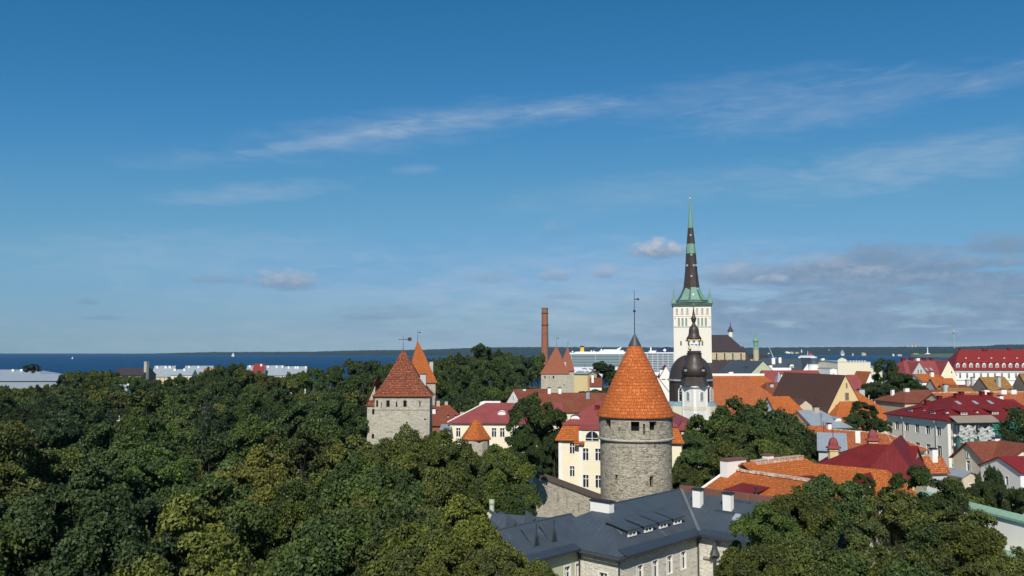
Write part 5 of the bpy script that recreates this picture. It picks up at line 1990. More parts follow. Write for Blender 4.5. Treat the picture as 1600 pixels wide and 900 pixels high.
def beige_gable_house():
    d = 150
    k = apex_rise(1538, 721, d, 14, ('px', 1594), ('px', 1489), 'l', 690)
    b = house('beige and ochre gabled house with red brown tile roof near the right edge', 1538, 721, d, 14, k['W'], k['D'], rise=k['rise'], axis='u', ov=.45, wall=BEIGE, roof=REDT, gov=.5,
              wins=[('l', 1, [(.2, 2.0)], 1.15, None), ('l', 1, [(4.0, 1.9)], 1.15, None)])
    M = b.M('l')
    mb = MB(); mb.box(-.02, b.D + .02, -.03, -.004, 0, b.ze - 2.6, M); mb.build('ochre_wall', OCHRE, b.root)
    window(b.root, M, b.D / 2 - .25, b.D / 2 + .25, b.ze + b.rise - 2.6, b.ze + b.rise - 1.6, -.03, 'plain', FRAME)
    g = Block(b.root, b.W * .30, b.W * 1.5, -2.5, b.D / 2, 0, b.ze + .4, b.rise - .3, 'v', (0, 0), .45, CREAM, REDT, openfaces='flr', gov=.5)
    M = g.M('f'); c = (g.u0 + g.u1) / 2
    window(b.root, M, c - .75, c + .75, g.ze + .6, g.ze + 2.0, -.03, 'cross', FRAME)
    mb = MB(); mb.tube((.1, -.2, b.ze - .3), (.1, -.2, 0), .09); mb.build('downpipe', GUTTER, b.root)
    b.chimney(b.W * .85, b.D * .55, 1.1, .8, .7)
    a = Block(b.root, -3.3, -.02, 1.5, b.D - .5, 0, b.ze - 2.8, .8, 'v', (0, 0), .3, BEIGE, GREYM, wins=[('f', 1, [(1.1, 1.7)], .9)], openfaces='fl', wallname='annex_wall', roofname='annex_roof')


beige_gable_house()


def small_orange_house():
    d = 138
    k = apex_rise(1447, 735, d, 12, ('px', 1480), ('px', 1428), 'l', 713)
    b = house('small grey house with orange roof and one white chimney below the greige house', 1447, 735, d, 12, k['W'], k['D'], rise=k['rise'], axis='u', wall=GREYP, roof=ORANGE2)
    M = b.M('l'); window(b.root, M, b.D / 2 - .35, b.D / 2 + .35, b.ze + .5, b.ze + 1.5, -.03, 'cross', FRAME)
    b.chimney(2.3, 1.1, .95, .8, 1.6)


small_orange_house()
h = house('white house with bright red roof at the right edge', 1594, 738, 140, 10, 12, 9, ridge_py=712, wall=WHITE, roof=REDM, wins=[('l', 2, [(1, 1.6)], .9), ('f', 3, [(1, 1.6)], .9)])
h.chimney(5, 4, .8, .8, .8, GREYP)


def white_wall_house():
    A = P(1438, 774, 84)
    b = hv('long white walled terrace with thin pale green copings showing through the near trees', A, -68, 24, .9, .25, gz=14, axis='u', wall=WHITE, roof=GREENCAP, ov=.22, wins=[('f', 5, [(4.6, 1.4)], .9, 2.5)], cat='wall', name='terrace_wall')
    Block(b.root, -1, 31, -4.2, -.02, 0, b.ze - 3.0, .5, 'u', (0, 0), .3, CREAM2, GREENCAP, openfaces='flr', wallname='porch_wall', roofname='porch_roof')
    for o in b.root.children_recursive:                  # follows the falling lane
        for v in o.data.vertices:
            if v.co.z > 4: v.co.z -= .05 * v.co.x


white_wall_house()

# --- right: streets of the lower town, from near to far
b = house('steep orange roof with wide swept dormer and white wall behind the big lindens', 1222, 664, 182, 10, ('px', 1276), 12, ridge_py=619, axis='u', hip=(0, 3.0), wall=WHITE, roof=ORANGE)
b.dormer('f', b.W * .80, 1.0, 2.6, 1.1, 'shed', wall=TAUPE, roof=ORANGE, over=.5)
b = house('low house with blue grey sheet metal roof and round attic window', 1271, 668, 178, 10, ('px', 1327), 12, ridge_py=641, axis='u', hip=(0, 3), wall=BEIGE, roof=GREYM, wins=[('f', 3, [(.5, .9)], .7)])
b.chimney(b.W * .47, 5.6, 1.1, .9, .9, SAND); b.dormer('f', b.W * .82, 1.6, 1.3, .5, 'round', wall=WHITE, roof=GREYM)
b = house('low red tiled house front beside the blue grey annex', 1272, 686, 163, 10, ('px', 1312), 8, ridge_py=665, wall=BEIGE, roof=ORANGE2)
b.chimney(b.W * .92, 3, .7, .7, .9)
b = house('broad orange hipped roof with two large grey chimneys', 1303, 669, 224, 9, ('px', 1424), 22, ridge_py=611, axis='u', hip=(9, 9), wall=CREAM2, roof=ORANGE, wins=[('f', 6, [(1, 1.6)], 1.0)])
b.ridge_cap(ORANGE2)
b.chimney(b.W * .40, 11, 2.0, 1.4, 1.9, GREYP, LEAD); b.chimney(b.W * .66, 11, 1.6, 1.2, 1.9, GREYP, LEAD)
k = apex_rise(1294, 642, 232, 10, ('px', 1350), 34, 'f', 586)
b = house('tall hall with big brown tile roof and pale yellow gable', 1294, 642, 232, 10, k['W'], 34, rise=k['rise'], axis='v', wall=PYELLOW, roof=BROWN, gov=.15)
M = b.M('f'); c = b.W * .53
for (z0, w, h) in ((2.9, 1.0, 1.9), (6.2, .35, 1.2)):
    mb = MB(); mb.box(c - w / 2 - .1, c + w / 2 + .1, -.12, -.004, b.ze + z0 - .1, b.ze + z0 + h + .1, M); o = mb.build('hatch', SAND, b.root)
    mb = MB(); mb.box(c - w / 2, c + w / 2, -.14, -.122, b.ze + z0, b.ze + z0 + h, M); mb.build('hatch_door', SHUTTER, o)
mb = MB(); mb.box(b.W * .2, b.W * .2 + .4, -.05, -.004, b.ze + .6, b.ze + 1.6, M); mb.build('hatch', SHUTTER, b.root)
a = Block(b.root, -6.5, -.02, 6, 15, 0, b.ze + .2, 2.4, 'v', (0, 0), .3, BEIGE, BROWN, openfaces='flr', wallname='annex_wall', roofname='annex_roof')
b = house('long red brown tiled house with white chimney behind the greige house', 1414, 629, 238, 10, ('px', 1496), 14, ridge_py=609, axis='u', hip=(5, 0), wall=BEIGE, roof=REDT)
b.chimney(b.W * .30, 6.2, 1.3, .9, .9)
b.chimney(b.W * .02 + 2, 9, .8, .8, 1.6)
b = house('long low tiled roof with pale mortared ridge and white chimneys at the right edge', 1480, 634, 226, 10, ('px', 1625), 11, ridge_py=613, wall=BEIGE, roof=ORANGE2)
b.ridge_cap(MORTAR, .2)
for q in (.56, .75, .86): b.chimney(b.W * q, 5, 1.6, 1.0, 1.0)
b = house('bright red roofed house between the greige house and the right edge', 1543, 646, 212, 10, ('px', 1612), 12, ridge_py=624, axis='u', hip=(4, 0), wall=CREAM2, roof=REDM)
b.chimney(b.W * .7, 6, 1, 1, .9)
k = apex_rise(1549, 614, 262, 11, ('px', 1588), ('px', 1515), 'l', 589)
b = house('grey gabled house with lichen yellow tile roof and grey chimney', 1549, 614, 262, 11, k['W'], k['D'], rise=k['rise'], wall=TAUPE, roof=LICHEN, gov=.15, wins=[('f', 3, [(1, 1.4)], .9)])
b.chimney(b.W * .5, b.D * .22, .9, .9, 2.6, GREYP)
M = b.M('l'); window(b.root, M, b.D * .3, b.D * .3 + .9, b.ze - 1.2, b.ze + .2, -.03, 'cross', FRAME)
mb = MB(); mb.box(-.02, b.W + .02, -.04, -.004, b.ze - 6, b.ze - .35, b.M('f')); mb.build('sand_wall', SAND, b.root)
k = apex_rise(1613, 620, 262, 11, 16, ('px', 1576), 'l', 583)
b = house('gabled house with dark shaded gable and patchy yellow roof cut by the right edge', 1613, 620, 262, 11, 16, k['D'], rise=k['rise'], wall=TAUPE, roof=LICHEN, gov=.15)  # dark taupe puts the left gable's shade into the wall colour
b = house('low house under a mossy ochre tile roof in front of the yellow roofed gable', 1481, 622, 248, 10, ('px', 1532), 9, ridge_py=606, wall=TAUPE, roof=LICHEN)
b.chimney(b.W * .1, 2.5, .9, .8, 2.2, GREYP)
k = apex_rise(1464, 607, 300, 12, ('px', 1497), ('px', 1446), 'l', 591)
b = house('grey gabled house with plain orange tile roof right of the dark trees', 1464, 607, 300, 12, k['W'], k['D'], rise=k['rise'], wall=GREYP, roof=ORANGE, gov=.3)
k = apex_rise(1479, 617, 272, 12, ('px', 1502), ('px', 1460), 'l', 601)
b = house('small pale gabled house with red brown roof and tall grey chimney', 1479, 617, 272, 12, k['W'], k['D'], rise=k['rise'], wall=GREYP, roof=REDT, gov=.3)
b.chimney(b.W * .15, b.D * .2, 1.0, .8, 1.8, GREYP)
b = house('short orange roof with white chimney under the twin cream gables', 1441, 596, 335, 8, ('px', 1480), 11, ridge_py=584, wall=WHITE, roof=ORANGE)
b.chimney(b.W * .62, 3.6, 1.3, 1.0, 1.6)
b = house('flat roofed grey annex beneath the long white facade', 1496, 606, 330, 4, ('px', 1528), 10, rise=.8, wall=GREYP, roof=REDT)
b.chimney(b.W * .72, 3, 1.1, 1.0, 2.2, GREYP); b.chimney(b.W * .97, 3, 1.0, 1.0, 3.2, GREYP)


def red_gabled():
    b = house('large red roofed house with two pale gables by the long red roof', 1416, 583, 380, 8, ('px', 1489), 17, ridge_py=562.5, axis='u', hip=(4, 0), wall=CREAM2, roof=CRIMSON)
    W = b.W
    for u0, u1, m, r in ((W * .07, W * .40, GREYP, 5.4), (W * .70, W * 1.02, CREAM, 6.0)):
        g = Block(b.root, u0, u1, -1.6, 9, 0, b.ze - .6, r, 'v', (0, 0), .35, m, CRIMSON, openfaces='flr', gov=.12)
        if m is GREYP:
            for s in (-.7, .7): window(b.root, g.M('f'), (u0 + u1) / 2 + s - .4, (u0 + u1) / 2 + s + .4, g.ze + .5, g.ze + 2.4, -.03, 'plain', FRAME)
        else:
            mb = MB(); mb.lathe([(.4, g.ze + 2), (.4, g.ze + 2.01)], 8); window(b.root, g.M('f'), (u0 + u1) / 2 + 1.0, (u0 + u1) / 2 + 1.7, g.ze + .6, g.ze + 1.5, -.03, 'plain', FRAME)
    for q in (.05, .18, .36, .5, .64, .8): b.chimney(W * q, 8.5, 1.5, 1.1, .9, CRIMDK if q != .5 else WHITE, CRIMDK)
    for q in (.5, .6): b.skylight('f', W * q, 1.4, 1.0, 1.6)


red_gabled()


def long_red():
    b = house('very long white building with bright red mansard roof and a row of white dormers', 1489.5, 576.5, 412, -6, 60, 19, ridge_py=546, axis='u', hip=(7, 0), wall=WHITE, roof=REDM, ov=.6,
              wins=[('f', 18, [(1.9, 2.6)], 1.1, 2.5)])
    mb = MB(); M = b.M('f'); mb.box(-.1, b.W, -.2, -.004, b.ze - 1.6, b.ze - .1, M); mb.build('cornice', GREYP, b.root)
    mb = MB(); mb.box(-.1, b.W, -.15, -.004, b.ze - 5.6, b.ze - 5.1, M); mb.build('string_course', GREYP, b.root)
    for i in range(13): b.dormer('f', 2.4 + i * 3.0, .55, 1.5, 1.8, 'gable', wall=WHITE, roof=REDM)
    for i in range(6): b.dormer('f', 8 + i * 5.9, 5.0, .8, .35, 'gable', wall=WHITE, roof=REDM)
    b.chimney(18.5, 8.8, 2.2, 1.0, .9, CRIMDK, CRIMDK); b.chimney(30, 9.2, 1.4, 1.0, .9, CRIMDK, CRIMDK); b.chimney(7.2, 9.4, .9, .9, .7, CRIMDK, CRIMDK)


long_red()

b = house('small crimson roof between the yellow gable and the dark tall tree', 1322, 608, 335, 10, ('px', 1352), 12, ridge_py=585.5, axis='u', hip=(4, 0), wall=CREAM2, roof=CRIMSON)
b = house('narrow weathered orange gable left of the dark tall tree', 1352, 600, 350, 10, ('px', 1369), 10, ridge_py=580, axis='v', wall=WHITE, roof=ORANGE2)
b = house('big cream block with bare fire wall and row of vents on top', 1309, 566, 405, 10, ('px', 1360), 22, rise=.5, wall=CREAM2, roof=GREYM, ov=.05)
for i in range(6): b.chimney(b.W * (.45 + .09 * i), 2.0, .6, .6, .5, WHITE)
a = Block(b.root, b.W + .02, b.W + 6, 0, 20, 0, b.ze - 2.6, .6, 'v', (0, 0), .05, CREAM2, GREYM, openfaces='fr', wallname='annex_wall', roofname='annex_roof')
a = Block(b.root, -3.6, -.02, 1, 12, 0, b.ze - 3.2, .5, 'v', (0, 0), .05, WHITE, GREYM, openfaces='fl', wins=[('f', 1, [(2, 1.4)], .8)], wallname='annex_wall', roofname='annex_roof')
mb = MB(); M = b.M('f'); mb.prism([(-.02, 0), (5, 0), (4.4, 1.3), (2.5, 2.1), (.6, 1.3)], lambda x, y: M(x, .02, b.ze + y), lambda x, y: M(x, .6, b.ze + y)); mb.build('parapet', CREAM2, b.root)


def slate_white():
    b = house('white building with wide slate roof, domed corner tower and tall white chimneys', 1201, 577.5, 425, 6, ('px', 1306), 20, ridge_py=559.5, axis='u', wall=WHITE, roof=SLATE, wins=[('f', 9, [(1.4, 1.8)], 1.1)])
    W = b.W
    b.chimney(W * .13, 5, 1.6, 1.2, 3.0); b.chimney(W * .24, 6, 1.3, 1.2, 2.6); b.chimney(W * .90, 7, 1.6, 1.6, 1.6); b.chimney(W * .935, 5, 1.4, 1.2, 1.2)
    b.dormer('f', W * .36, 1.2, 2.0, 1.2, 'round', wall=WHITE, roof=SLATE)
    g = Block(b.root, W * .49, W * .75, -1.5, 11, 0, b.ze - .5, 6.2, 'v', (0, 0), .1, WHITE, SLATE, openfaces='flr', gov=-.1)
    cx = W * .635
    mb = MB(); mb.lathe([(2.6, 0), (2.6, b.ze + 2.3), (2.75, b.ze + 2.4), (2.75, b.ze + 2.7)], 16, (cx, -2.6)); mb.build('corner_tower', WHITE, b.root)
    mb = MB(); mb.lathe([(2.8, b.ze + 2.7), (2.5, b.ze + 3.6), (1.7, b.ze + 4.9), (.7, b.ze + 5.6), (0, b.ze + 5.75)], 16, (cx, -2.6), cap=False); mb.build('tower_dome', SLATE, b.root, smooth=True)
    mb = MB(); mb.box(W * .02, W * .30, -2.6, -.02, 0, b.ze + .9); mb.build('parapet_block', WHITE, b.root)
    mb = MB(); mb.box(-.5, W * .62, -5.5, -2.62, 0, b.ze - .9); mb.box(W * .72, W * .98, -5.5, -2.62, 0, b.ze - 1.8); mb.build('lower_block', WHITE, b.root)


slate_white()
k = apex_rise(1172, 585, 390, 14, ('px', 1213), 30, 'f', 564)
b = house('pale green gabled building with slate roof and small attic windows', 1172, 585, 390, 14, k['W'], 30, rise=k['rise'], axis='v', wall=PGREEN, roof=SLATE, gov=.1)
for v in (8, 10.5): b.dormer('l', v, 3.0, 1.0, .6, 'shed', wall=SLATE, roof=SLATE)
b.chimney(b.W * .85, 2, 1.8, 1.4, 2.2)
b = house('low white flat roofed house with round vents under the dark church roof', 1118, 590, 370, 4, ('px', 1172), 12, rise=.7, wall=WHITE, roof=PALEROOF)
for q, s in ((.25, 1.3), (.5, 1.9), (.63, 1.2), (.1, 1.0)): b.chimney(b.W * q, 3, s, s, 1.2 if s < 1.5 else 1.9)
b = house('crimson metal roof with small grey spire turret and white chimney', 1203, 603, 345, 6, ('px', 1292), 16, ridge_py=578.5, wall=CREAM2, roof=CRIMSON)
b.chimney(b.W * .31, 4.5, 1.8, 1.2, 1.0)
mb = MB(); c = (b.W * .18, 1.2); mb.box(c[0] - 1.3, c[0] + 1.3, c[1] - 1.3, c[1] + 1.3, b.ze - 1, b.ze + 1.1); t = mb.build('turret', GREYP, b.root)
mb = MB(); mb.lathe([(2.2, b.ze + 1.1), (.05, b.ze + 5.6)], 4, c, a0=math.radians(45)); mb.build('turret_spire', PALEROOF, t)
b = house('small pale green house with red tile roof behind the large orange roof', 1197, 618, 300, 8, ('px', 1244), 12, ridge_py=597, wall=PGREEN, roof=REDT, hip=(3, 0), wins=[('f', 3, [(.7, 1.3)], .8)])
b.chimney(b.W * .35, 4, 1.2, 1.0, .8, GREYP)
b = house('orange tiled roof with long white ridge wall behind the domed church', 1092, 611, 325, 3, ('px', 1222), 16, ridge_py=586.5, axis='u', hip=(0, 4), wall=CREAM2, roof=ORANGE)
mb = MB(); R0, R1 = b.ends; mb.box(R0[0], R1[0], R0[1] - .25, R0[1] + .25, R0[2], R0[2] + .9); mb.build('ridge_wall', WHITE, b.roof_obj)
b.chimney(b.W * .62, 5.2, 1.9, 1.3, .7, SAND)
b = house('wide old orange hipped roof behind the big lindens', 1088, 648, 282, 3, ('px', 1250), 26, ridge_py=591.5, axis='u', hip=(0, 13), wall=CREAM, roof=ORANGE2)
b.ridge_cap(ORANGE2)

# --- centre
k = apex_rise(1024, 601, 330, -8, ('px', 1058), 20, 'f', 571)
b = house('white gabled house with red roof in front of the ferry', 1024, 601, 330, -8, k['W'], 20, rise=k['rise'], axis='v', wall=WHITE, roof=REDT)
b.chimney(b.W * .3, 2, 1.4, 1.1, 1.2)
k = apex_rise(1006, 618, 290, -8, ('px', 1050), 16, 'f', 588)
b = house('white gabled house with orange roof left of the domed church', 1006, 618, 290, -8, k['W'], 16, rise=k['rise'], axis='v', wall=WHITE, roof=ORANGE2)
b.chimney(b.W * .72, 3, 1.3, 1.0, 1.6)
b = house('crimson roof wing right of the round tower', 1030, 670, 163, -14, ('px', 1080), 16, ridge_py=639, axis='u', hip=(0, 5), wall=CREAM, roof=CRIMSON)


def cream_school():
    b = house('tall cream apartment house with crimson roof and arched bay behind the town wall', 873, 684, 150, -14, 21, 15, rise=.5, wall=CREAM, roof=None,
              wins=[('f', 1, [(.75, 2.0), (4.7, 1.95), (8.7, 1.95)], 1.0, 1.85), ('l', 3, [(.8, 1.9), (4.7, 1.9)], 1.1)])
    root, ze = b.root, b.ze
    mb = MB()
    o, i, h = .55, .75, 2.35
    for q in (((-o, -o), (21 + o, -o), (21 - i, i), (i, i)), ((-o, 15 + o), (-o, -o), (i, i), (i, 15 - i))):
        mb.face([(q[0][0], q[0][1], ze - .25), (q[1][0], q[1][1], ze - .25), (q[2][0], q[2][1], ze + h), (q[3][0], q[3][1], ze + h)])
        mb.face([(q[0][0], q[0][1], ze - .45), (q[1][0], q[1][1], ze - .45), (q[1][0], q[1][1], ze - .25), (q[0][0], q[0][1], ze - .25)])
        mb.face([(q[0][0], q[0][1], ze - .45), (q[1][0], q[1][1], ze - .45), (q[2][0], q[2][1], ze - .42), (q[3][0], q[3][1], ze - .42)])
    mb.build('mansard_roof', ORANGE, root)
    t = Block(root, .75, 20.25, .75, 14.25, ze + .3, ze + h - .05, 3.4, 'u', (5, 5), .25, CRIMSON, CRIMSON, openfaces='', roofname='roof')
    t.dormer('f', 2.6, 1.2, 1.5, .3, 'round', wall=WHITE, roof=CRIMSON)
    t.chimney(6.0, 5.2, .7, .7, .5, CRIMDK, CRIMDK)
    a = Block(root, 3.75, 10.3, -.95, 6, 0, ze + 1.62, .8, 'u', (0, 0), .25, CREAM, CRIMSON, openfaces='flr', gov=.05, wallname='bay_wall', roofname='bay_roof',
              wins=[('f', 3, [(3.1, 2.2), (7.6, 2.3)], 1.15, .55)])
    M = a.M('f')
    arch_window(root, M, 7.0 - .98, ze - .35, 2.5, 1.75, frame=FRAME, pane=GLASS, name='arched_window', fw=.12, depth=.08, bars=1)
    mb = MB(); mb.box(3.72, 4.25, -.04, -.004, 0, ze + 1.4, M); mb.build('pilaster', WHITE, root)
    mb = MB(); mb.box(-.03, .62, -.05, -.004, 0, ze - .5, b.M('f')); mb.build('pilaster', WHITE, root)
    mb = MB()
    mb.box(3.0, 4.6, -.55, -.05, ze - .95, ze - .75, M); mb.face([(2.9, -1.6, ze - .72), (4.7, -1.6, ze - .72), (4.7, -.9, ze - .35), (2.9, -.9, ze - .35)]); mb.build('canopy', ORANGE, root)


cream_school()


def cream_long():
    b = house('long cream house with crimson roof and half round dormer beside the stone turret', 703, 659.5, 188, -3, 24.5, 15, ridge_py=629.5, axis='u', hip=(7.2, 0), wall=CREAM, roof=CRIMSON, ov=.55,
              wins=[('f', 1, [(1.15, 2.1)], 1.1, 1.3), ('f', 1, [(1.15, 2.1)], 1.15, 9.1), ('f', 1, [(1.15, 2.1)], 1.15, 10.9), ('f', 2, [(1.15, 2.1)], 1.15, 13.6, 7)])
    b.cornice('fl', WHITE, .3, .25)
    b.dormer('f', 11.2, 2.6, 1.7, .25, 'round', wall=WHITE, roof=WHITE)
    mb = MB(); z = b.ze; k = b.rise / 7.2
    pts = [(-.5, -.5), (7.2, 7.5), (-.5, 15.5)]
    mb.face([(-.5, -.2, z - .5 * k + .27), (7.2, 7.6, z + b.rise + .27), (-.5, 15.4, z - .5 * k + .27)]); mb.build('hip_tiles', ORANGE, b.roof_obj)
    mb = MB(); mb.tube((-.5, -.5, z - .5 * k + .27), (7.2, 7.5, z + b.rise + .27), .13); mb.build('hip_mortar', WHITE, b.roof_obj)
    mb = MB(); mb.box(6.5, 10.5, 8.0, 9.5, z + b.rise - .4, z + b.rise + .5); mb.build('roof_box', WHITE, b.roof_obj)
    d = empty('satellite_dish', P(753, 638.5, 197), 0, 'white satellite dish standing on the crimson roof ridge', 'satellite dish')
    mb = MB()
    prof = [(.02, .0)] + [(.66 * k_ / 6, .22 * (k_ / 6) ** 2) for k_ in range(1, 7)]
    mb.lathe(prof, 20, cap=False)
    o = mb.build('reflector', DISH, d, smooth=True); o.location = (0, 0, .95); o.rotation_euler = (math.radians(72), 0, math.radians(14))
    mb = MB(); mb.tube((0, .15, -1.0), (0, .15, .8), .06); mb.tube((0, 0, .6), (.1, -.6, 1.15), .03); mb.build('mount', STEEL, d)


cream_long()
b = house('weathered red brown tiled house with grey chimneys beside the square stone tower', 668, 664, 226, 8, ('px', 734), 14, ridge_py=633, axis='u', hip=(0, 5), wall=BRICKM, roof=REDT)
for q, s, v in ((.28, .9, 7), (.48, .8, 7.4), (.86, 1.0, 7)): b.chimney(b.W * q, v, s, s, 1.3, SAND)
b.chimney(b.W * .16, 4.2, 1.0, .9, 1.0, WHITE)
for q in (.5, .68): b.dormer('f', b.W * q, 2.4, .8, .35, 'gable', wall=WOODDK, roof=REDT)
b.skylight('f', b.W * .9, 1.6, 2.2, 1.8)
b = house('small yellow annex with grey flat roof and orange hip beside the crimson roofed house', 689, 671, 186, 0, ('px', 703.2), 8, rise=.5, wall=CREAM, roof=GREYM)
k = apex_rise(815, 632, 250, 30, 12, 9, 'l', 608.5)
b = house('steep red roofed house with white gable below the dark wooded hill', 815, 632, 250, 30, 12, 9, rise=k['rise'], axis='u', wall=WHITE, roof=REDT, gov=.2)
M = b.M('l'); window(b.root, M, 4.2, 4.8, b.ze + 1.4, b.ze + 2.3, -.03, 'plain', FRAME)
b.chimney(3.4, 4.4, .9, .9, .2)
b = house('long brown tile roof with white metal chimney behind the round tower', 832, 643, 206, 3, ('px', 965), 13, ridge_py=613.5, axis='u', wall=CREAM2, roof=REDT)
b.chimney(b.W * .68, 4.6, .9, .9, 1.4, PALEROOF)
for px in (862, 879): b.chimney(b.W * (px - 832) / 133, 6.4, .7, .7, 1.2)
b = house('yellow warehouse with grey roof right of the pale stone towers', 897, 584, 350, -38, ('px', 918), 7, rise=1.0, wall=PYELLOW, roof=GREYM)
for q, v in ((.3, 4), (.55, 3), (.9, 3), (.75, 5)): b.chimney(b.W * q, v, .8, .8, .9)
b = house('small white house with red roof beside the yellow warehouse', 922, 603, 338, -6, ('px', 940), 9, ridge_py=590, wall=WHITE, roof=REDT)
b.chimney(1.0, 2.0, .9, .9, 2.8)

# --- left: buildings beyond the park
b = house('long hall with pale blue grey roof beyond the woods at the left edge', -70, 595, 425, 2, ('px', 90), 26, ridge_py=584.5, wall=PALEROOF, roof=PALEROOF, ov=.6)
b = house('higher pale roofed hall behind the long hall at the left edge', -70, 586, 462, 2, ('px', 64), 22, ridge_py=577.5, wall=GREYP, roof=PALEROOF, hip=(0, 8))
for q in (.58, .68, .75): b.chimney(b.W * q, 8, 1.2, 1.0, 1.0)
b = house('small white shed roof showing between the park trees', 180, 612, 322, 12, ('px', 197), 9, ridge_py=601, wall=WHITE, roof=PALEROOF)
b.chimney(b.W * .95, 4, .7, .7, .7)
b = house('dark roofed house beside the concrete chimney', 176, 586, 560, -10, ('px', 224), 14, ridge_py=575, wall=TAUPE, roof=DKROOF)
c = P(228.3, 592, 560)
root = empty('factory_chimney', (c.x, c.y, ground_z(c.x, c.y) - 1), .4, 'square beige concrete chimney rising from the park trees', 'chimney')
zt = zat(Vector((c.x, c.y, 0)), 565) - root.location.z
mb = MB(); mb.lathe([(1.65, 0), (1.5, zt - 1), (1.62, zt - .9), (1.62, zt)], 4); mb.build('shaft', CONC, root)
mb = MB(); mb.lathe([(1.3, zt + .004), (1.2, zt + .25)], 4); mb.build('rim', IRON, root)
LEFT = [(237, 588, 640, 270, 571.5, PYELLOW, GREYM, 'yellow apartment block with grey roof beside the concrete chimney', (.15, .55, .75)),
        (266, 586, 600, 300, 577, CREAM2, PALEROOF, 'cream block with pale flat roof right of the yellow block', (.1, .55)),
        (286, 586, 700, 330, 571.5, GREYP, GREYM, 'grey roofed block with two white chimneys beyond the park', (.15, .48)),
        (316, 588, 690, 345, 575, SAND, ORANGE2, 'small orange roofed house peeping over the park trees', (.3,)),
        (384, 584, 690, 394, 571, WHITE, GREYM, 'narrow white house left of the bright red roof', (.4,)),
        (394, 584, 690, 411, 568.5, WHITE, REDM, 'bright red roofed house beyond the park', (.7,)),
        (411, 586, 700, 441, 571, GREYP, GREYM, 'grey roofed terrace right of the bright red roof', (.2, .65, .95)),
        (442, 586, 700, 478, 572.5, CREAM2, GREYM, 'last grey roofed block before the wooded rise', (.2, .5, .6, .95))]
for px, py, d, px2, ry, wm, rm, lab, ch in LEFT:
    b = house(lab, px, py, d, 5, ('px', px2), 13, ridge_py=ry, wall=wm, roof=rm, wins=[('f', 4, [(1, 1.6)], 1.1)] if wm is not WHITE else [])
    for q in ch: b.chimney(b.W * q, 5.5, 1.5, 1.3, 1.2)

# ------------------------------------------------------------------ trees


def leaf_mat(name, trans=0.22):
    m = bpy.data.materials.new(name)
    m.use_nodes = True
    nt = m.node_tree
    nt.nodes.clear()
    X.nodes, X.links = nt.nodes, nt.links
    oi = nt.nodes.new('ShaderNodeObjectInfo')
    at_ = nt.nodes.new('ShaderNodeAttribute'); at_.attribute_name = 'tone'
    tone = X(at_.outputs['Fac'])
    hs = nt.nodes.new('ShaderNodeHueSaturation')
    hs.inputs['Hue'].default_value = 0.5
    nt.links.new(oi.outputs['Color'], hs.inputs['Color'])
    nt.links.new((tone * 1.0 + 0.5).s, hs.inputs['Value'])
    nt.links.new((0.525 - tone * 0.05).s, hs.inputs['Hue'])
    nt.links.new((0.8 + tone * 0.35).s, hs.inputs['Saturation'])
    d = nt.nodes.new('ShaderNodeBsdfPrincipled')
    d.inputs['Roughness'].default_value = 0.55
    d.inputs['Specular IOR Level'].default_value = 0.25
    nt.links.new(hs.outputs[0], d.inputs['Base Color'])
    t = nt.nodes.new('ShaderNodeBsdfTranslucent')
    nt.links.new(hs.outputs[0], t.inputs['Color'])
    mx = nt.nodes.new('ShaderNodeMixShader')
    mx.inputs[0].default_value = trans
    nt.links.new(d.outputs[0], mx.inputs[1]); nt.links.new(t.outputs[0], mx.inputs[2])
    o = nt.nodes.new('ShaderNodeOutputMaterial')
    nt.links.new(mx.outputs[0], o.inputs[0])
    return m


LEAF = leaf_mat('leaves')


def quads_mesh(name, c, nrm, size, aspect, tone, rng, mat):
    n = len(c)
    nrm = nrm / np.linalg.norm(nrm, axis=1, keepdims=True)
    ref = rng.normal(size=(n, 3))
    t = np.cross(nrm, ref); t /= np.linalg.norm(t, axis=1, keepdims=True) + 1e-9
    b = np.cross(nrm, t)
    a_ = size[:, None]; b_ = (size * aspect)[:, None]
    bend = nrm * (size * .22)[:, None]
    v = np.stack([c - t * a_ - bend, c - b * b_ + t * a_ * .15, c + t * a_ - bend, c + b * b_ + t * a_ * .1], axis=1).reshape(-1, 3)
    me = bpy.data.meshes.new(name)
    me.vertices.add(4 * n); me.loops.add(4 * n); me.polygons.add(n)
    me.vertices.foreach_set('co', v.astype(np.float32).ravel())
    me.loops.foreach_set('vertex_index', np.arange(4 * n, dtype=np.int32))
    me.polygons.foreach_set('loop_start', np.arange(0, 4 * n, 4, dtype=np.int32))
    at_ = me.attributes.new('tone', 'FLOAT', 'POINT')
    at_.data.foreach_set('value', np.repeat(tone, 4).astype(np.float32))
    me.update(calc_edges=True)
    me.materials.append(mat)
    return me


def unit(rng, n):
    d = rng.normal(size=(n, 3))
    return d / np.linalg.norm(d, axis=1, keepdims=True)


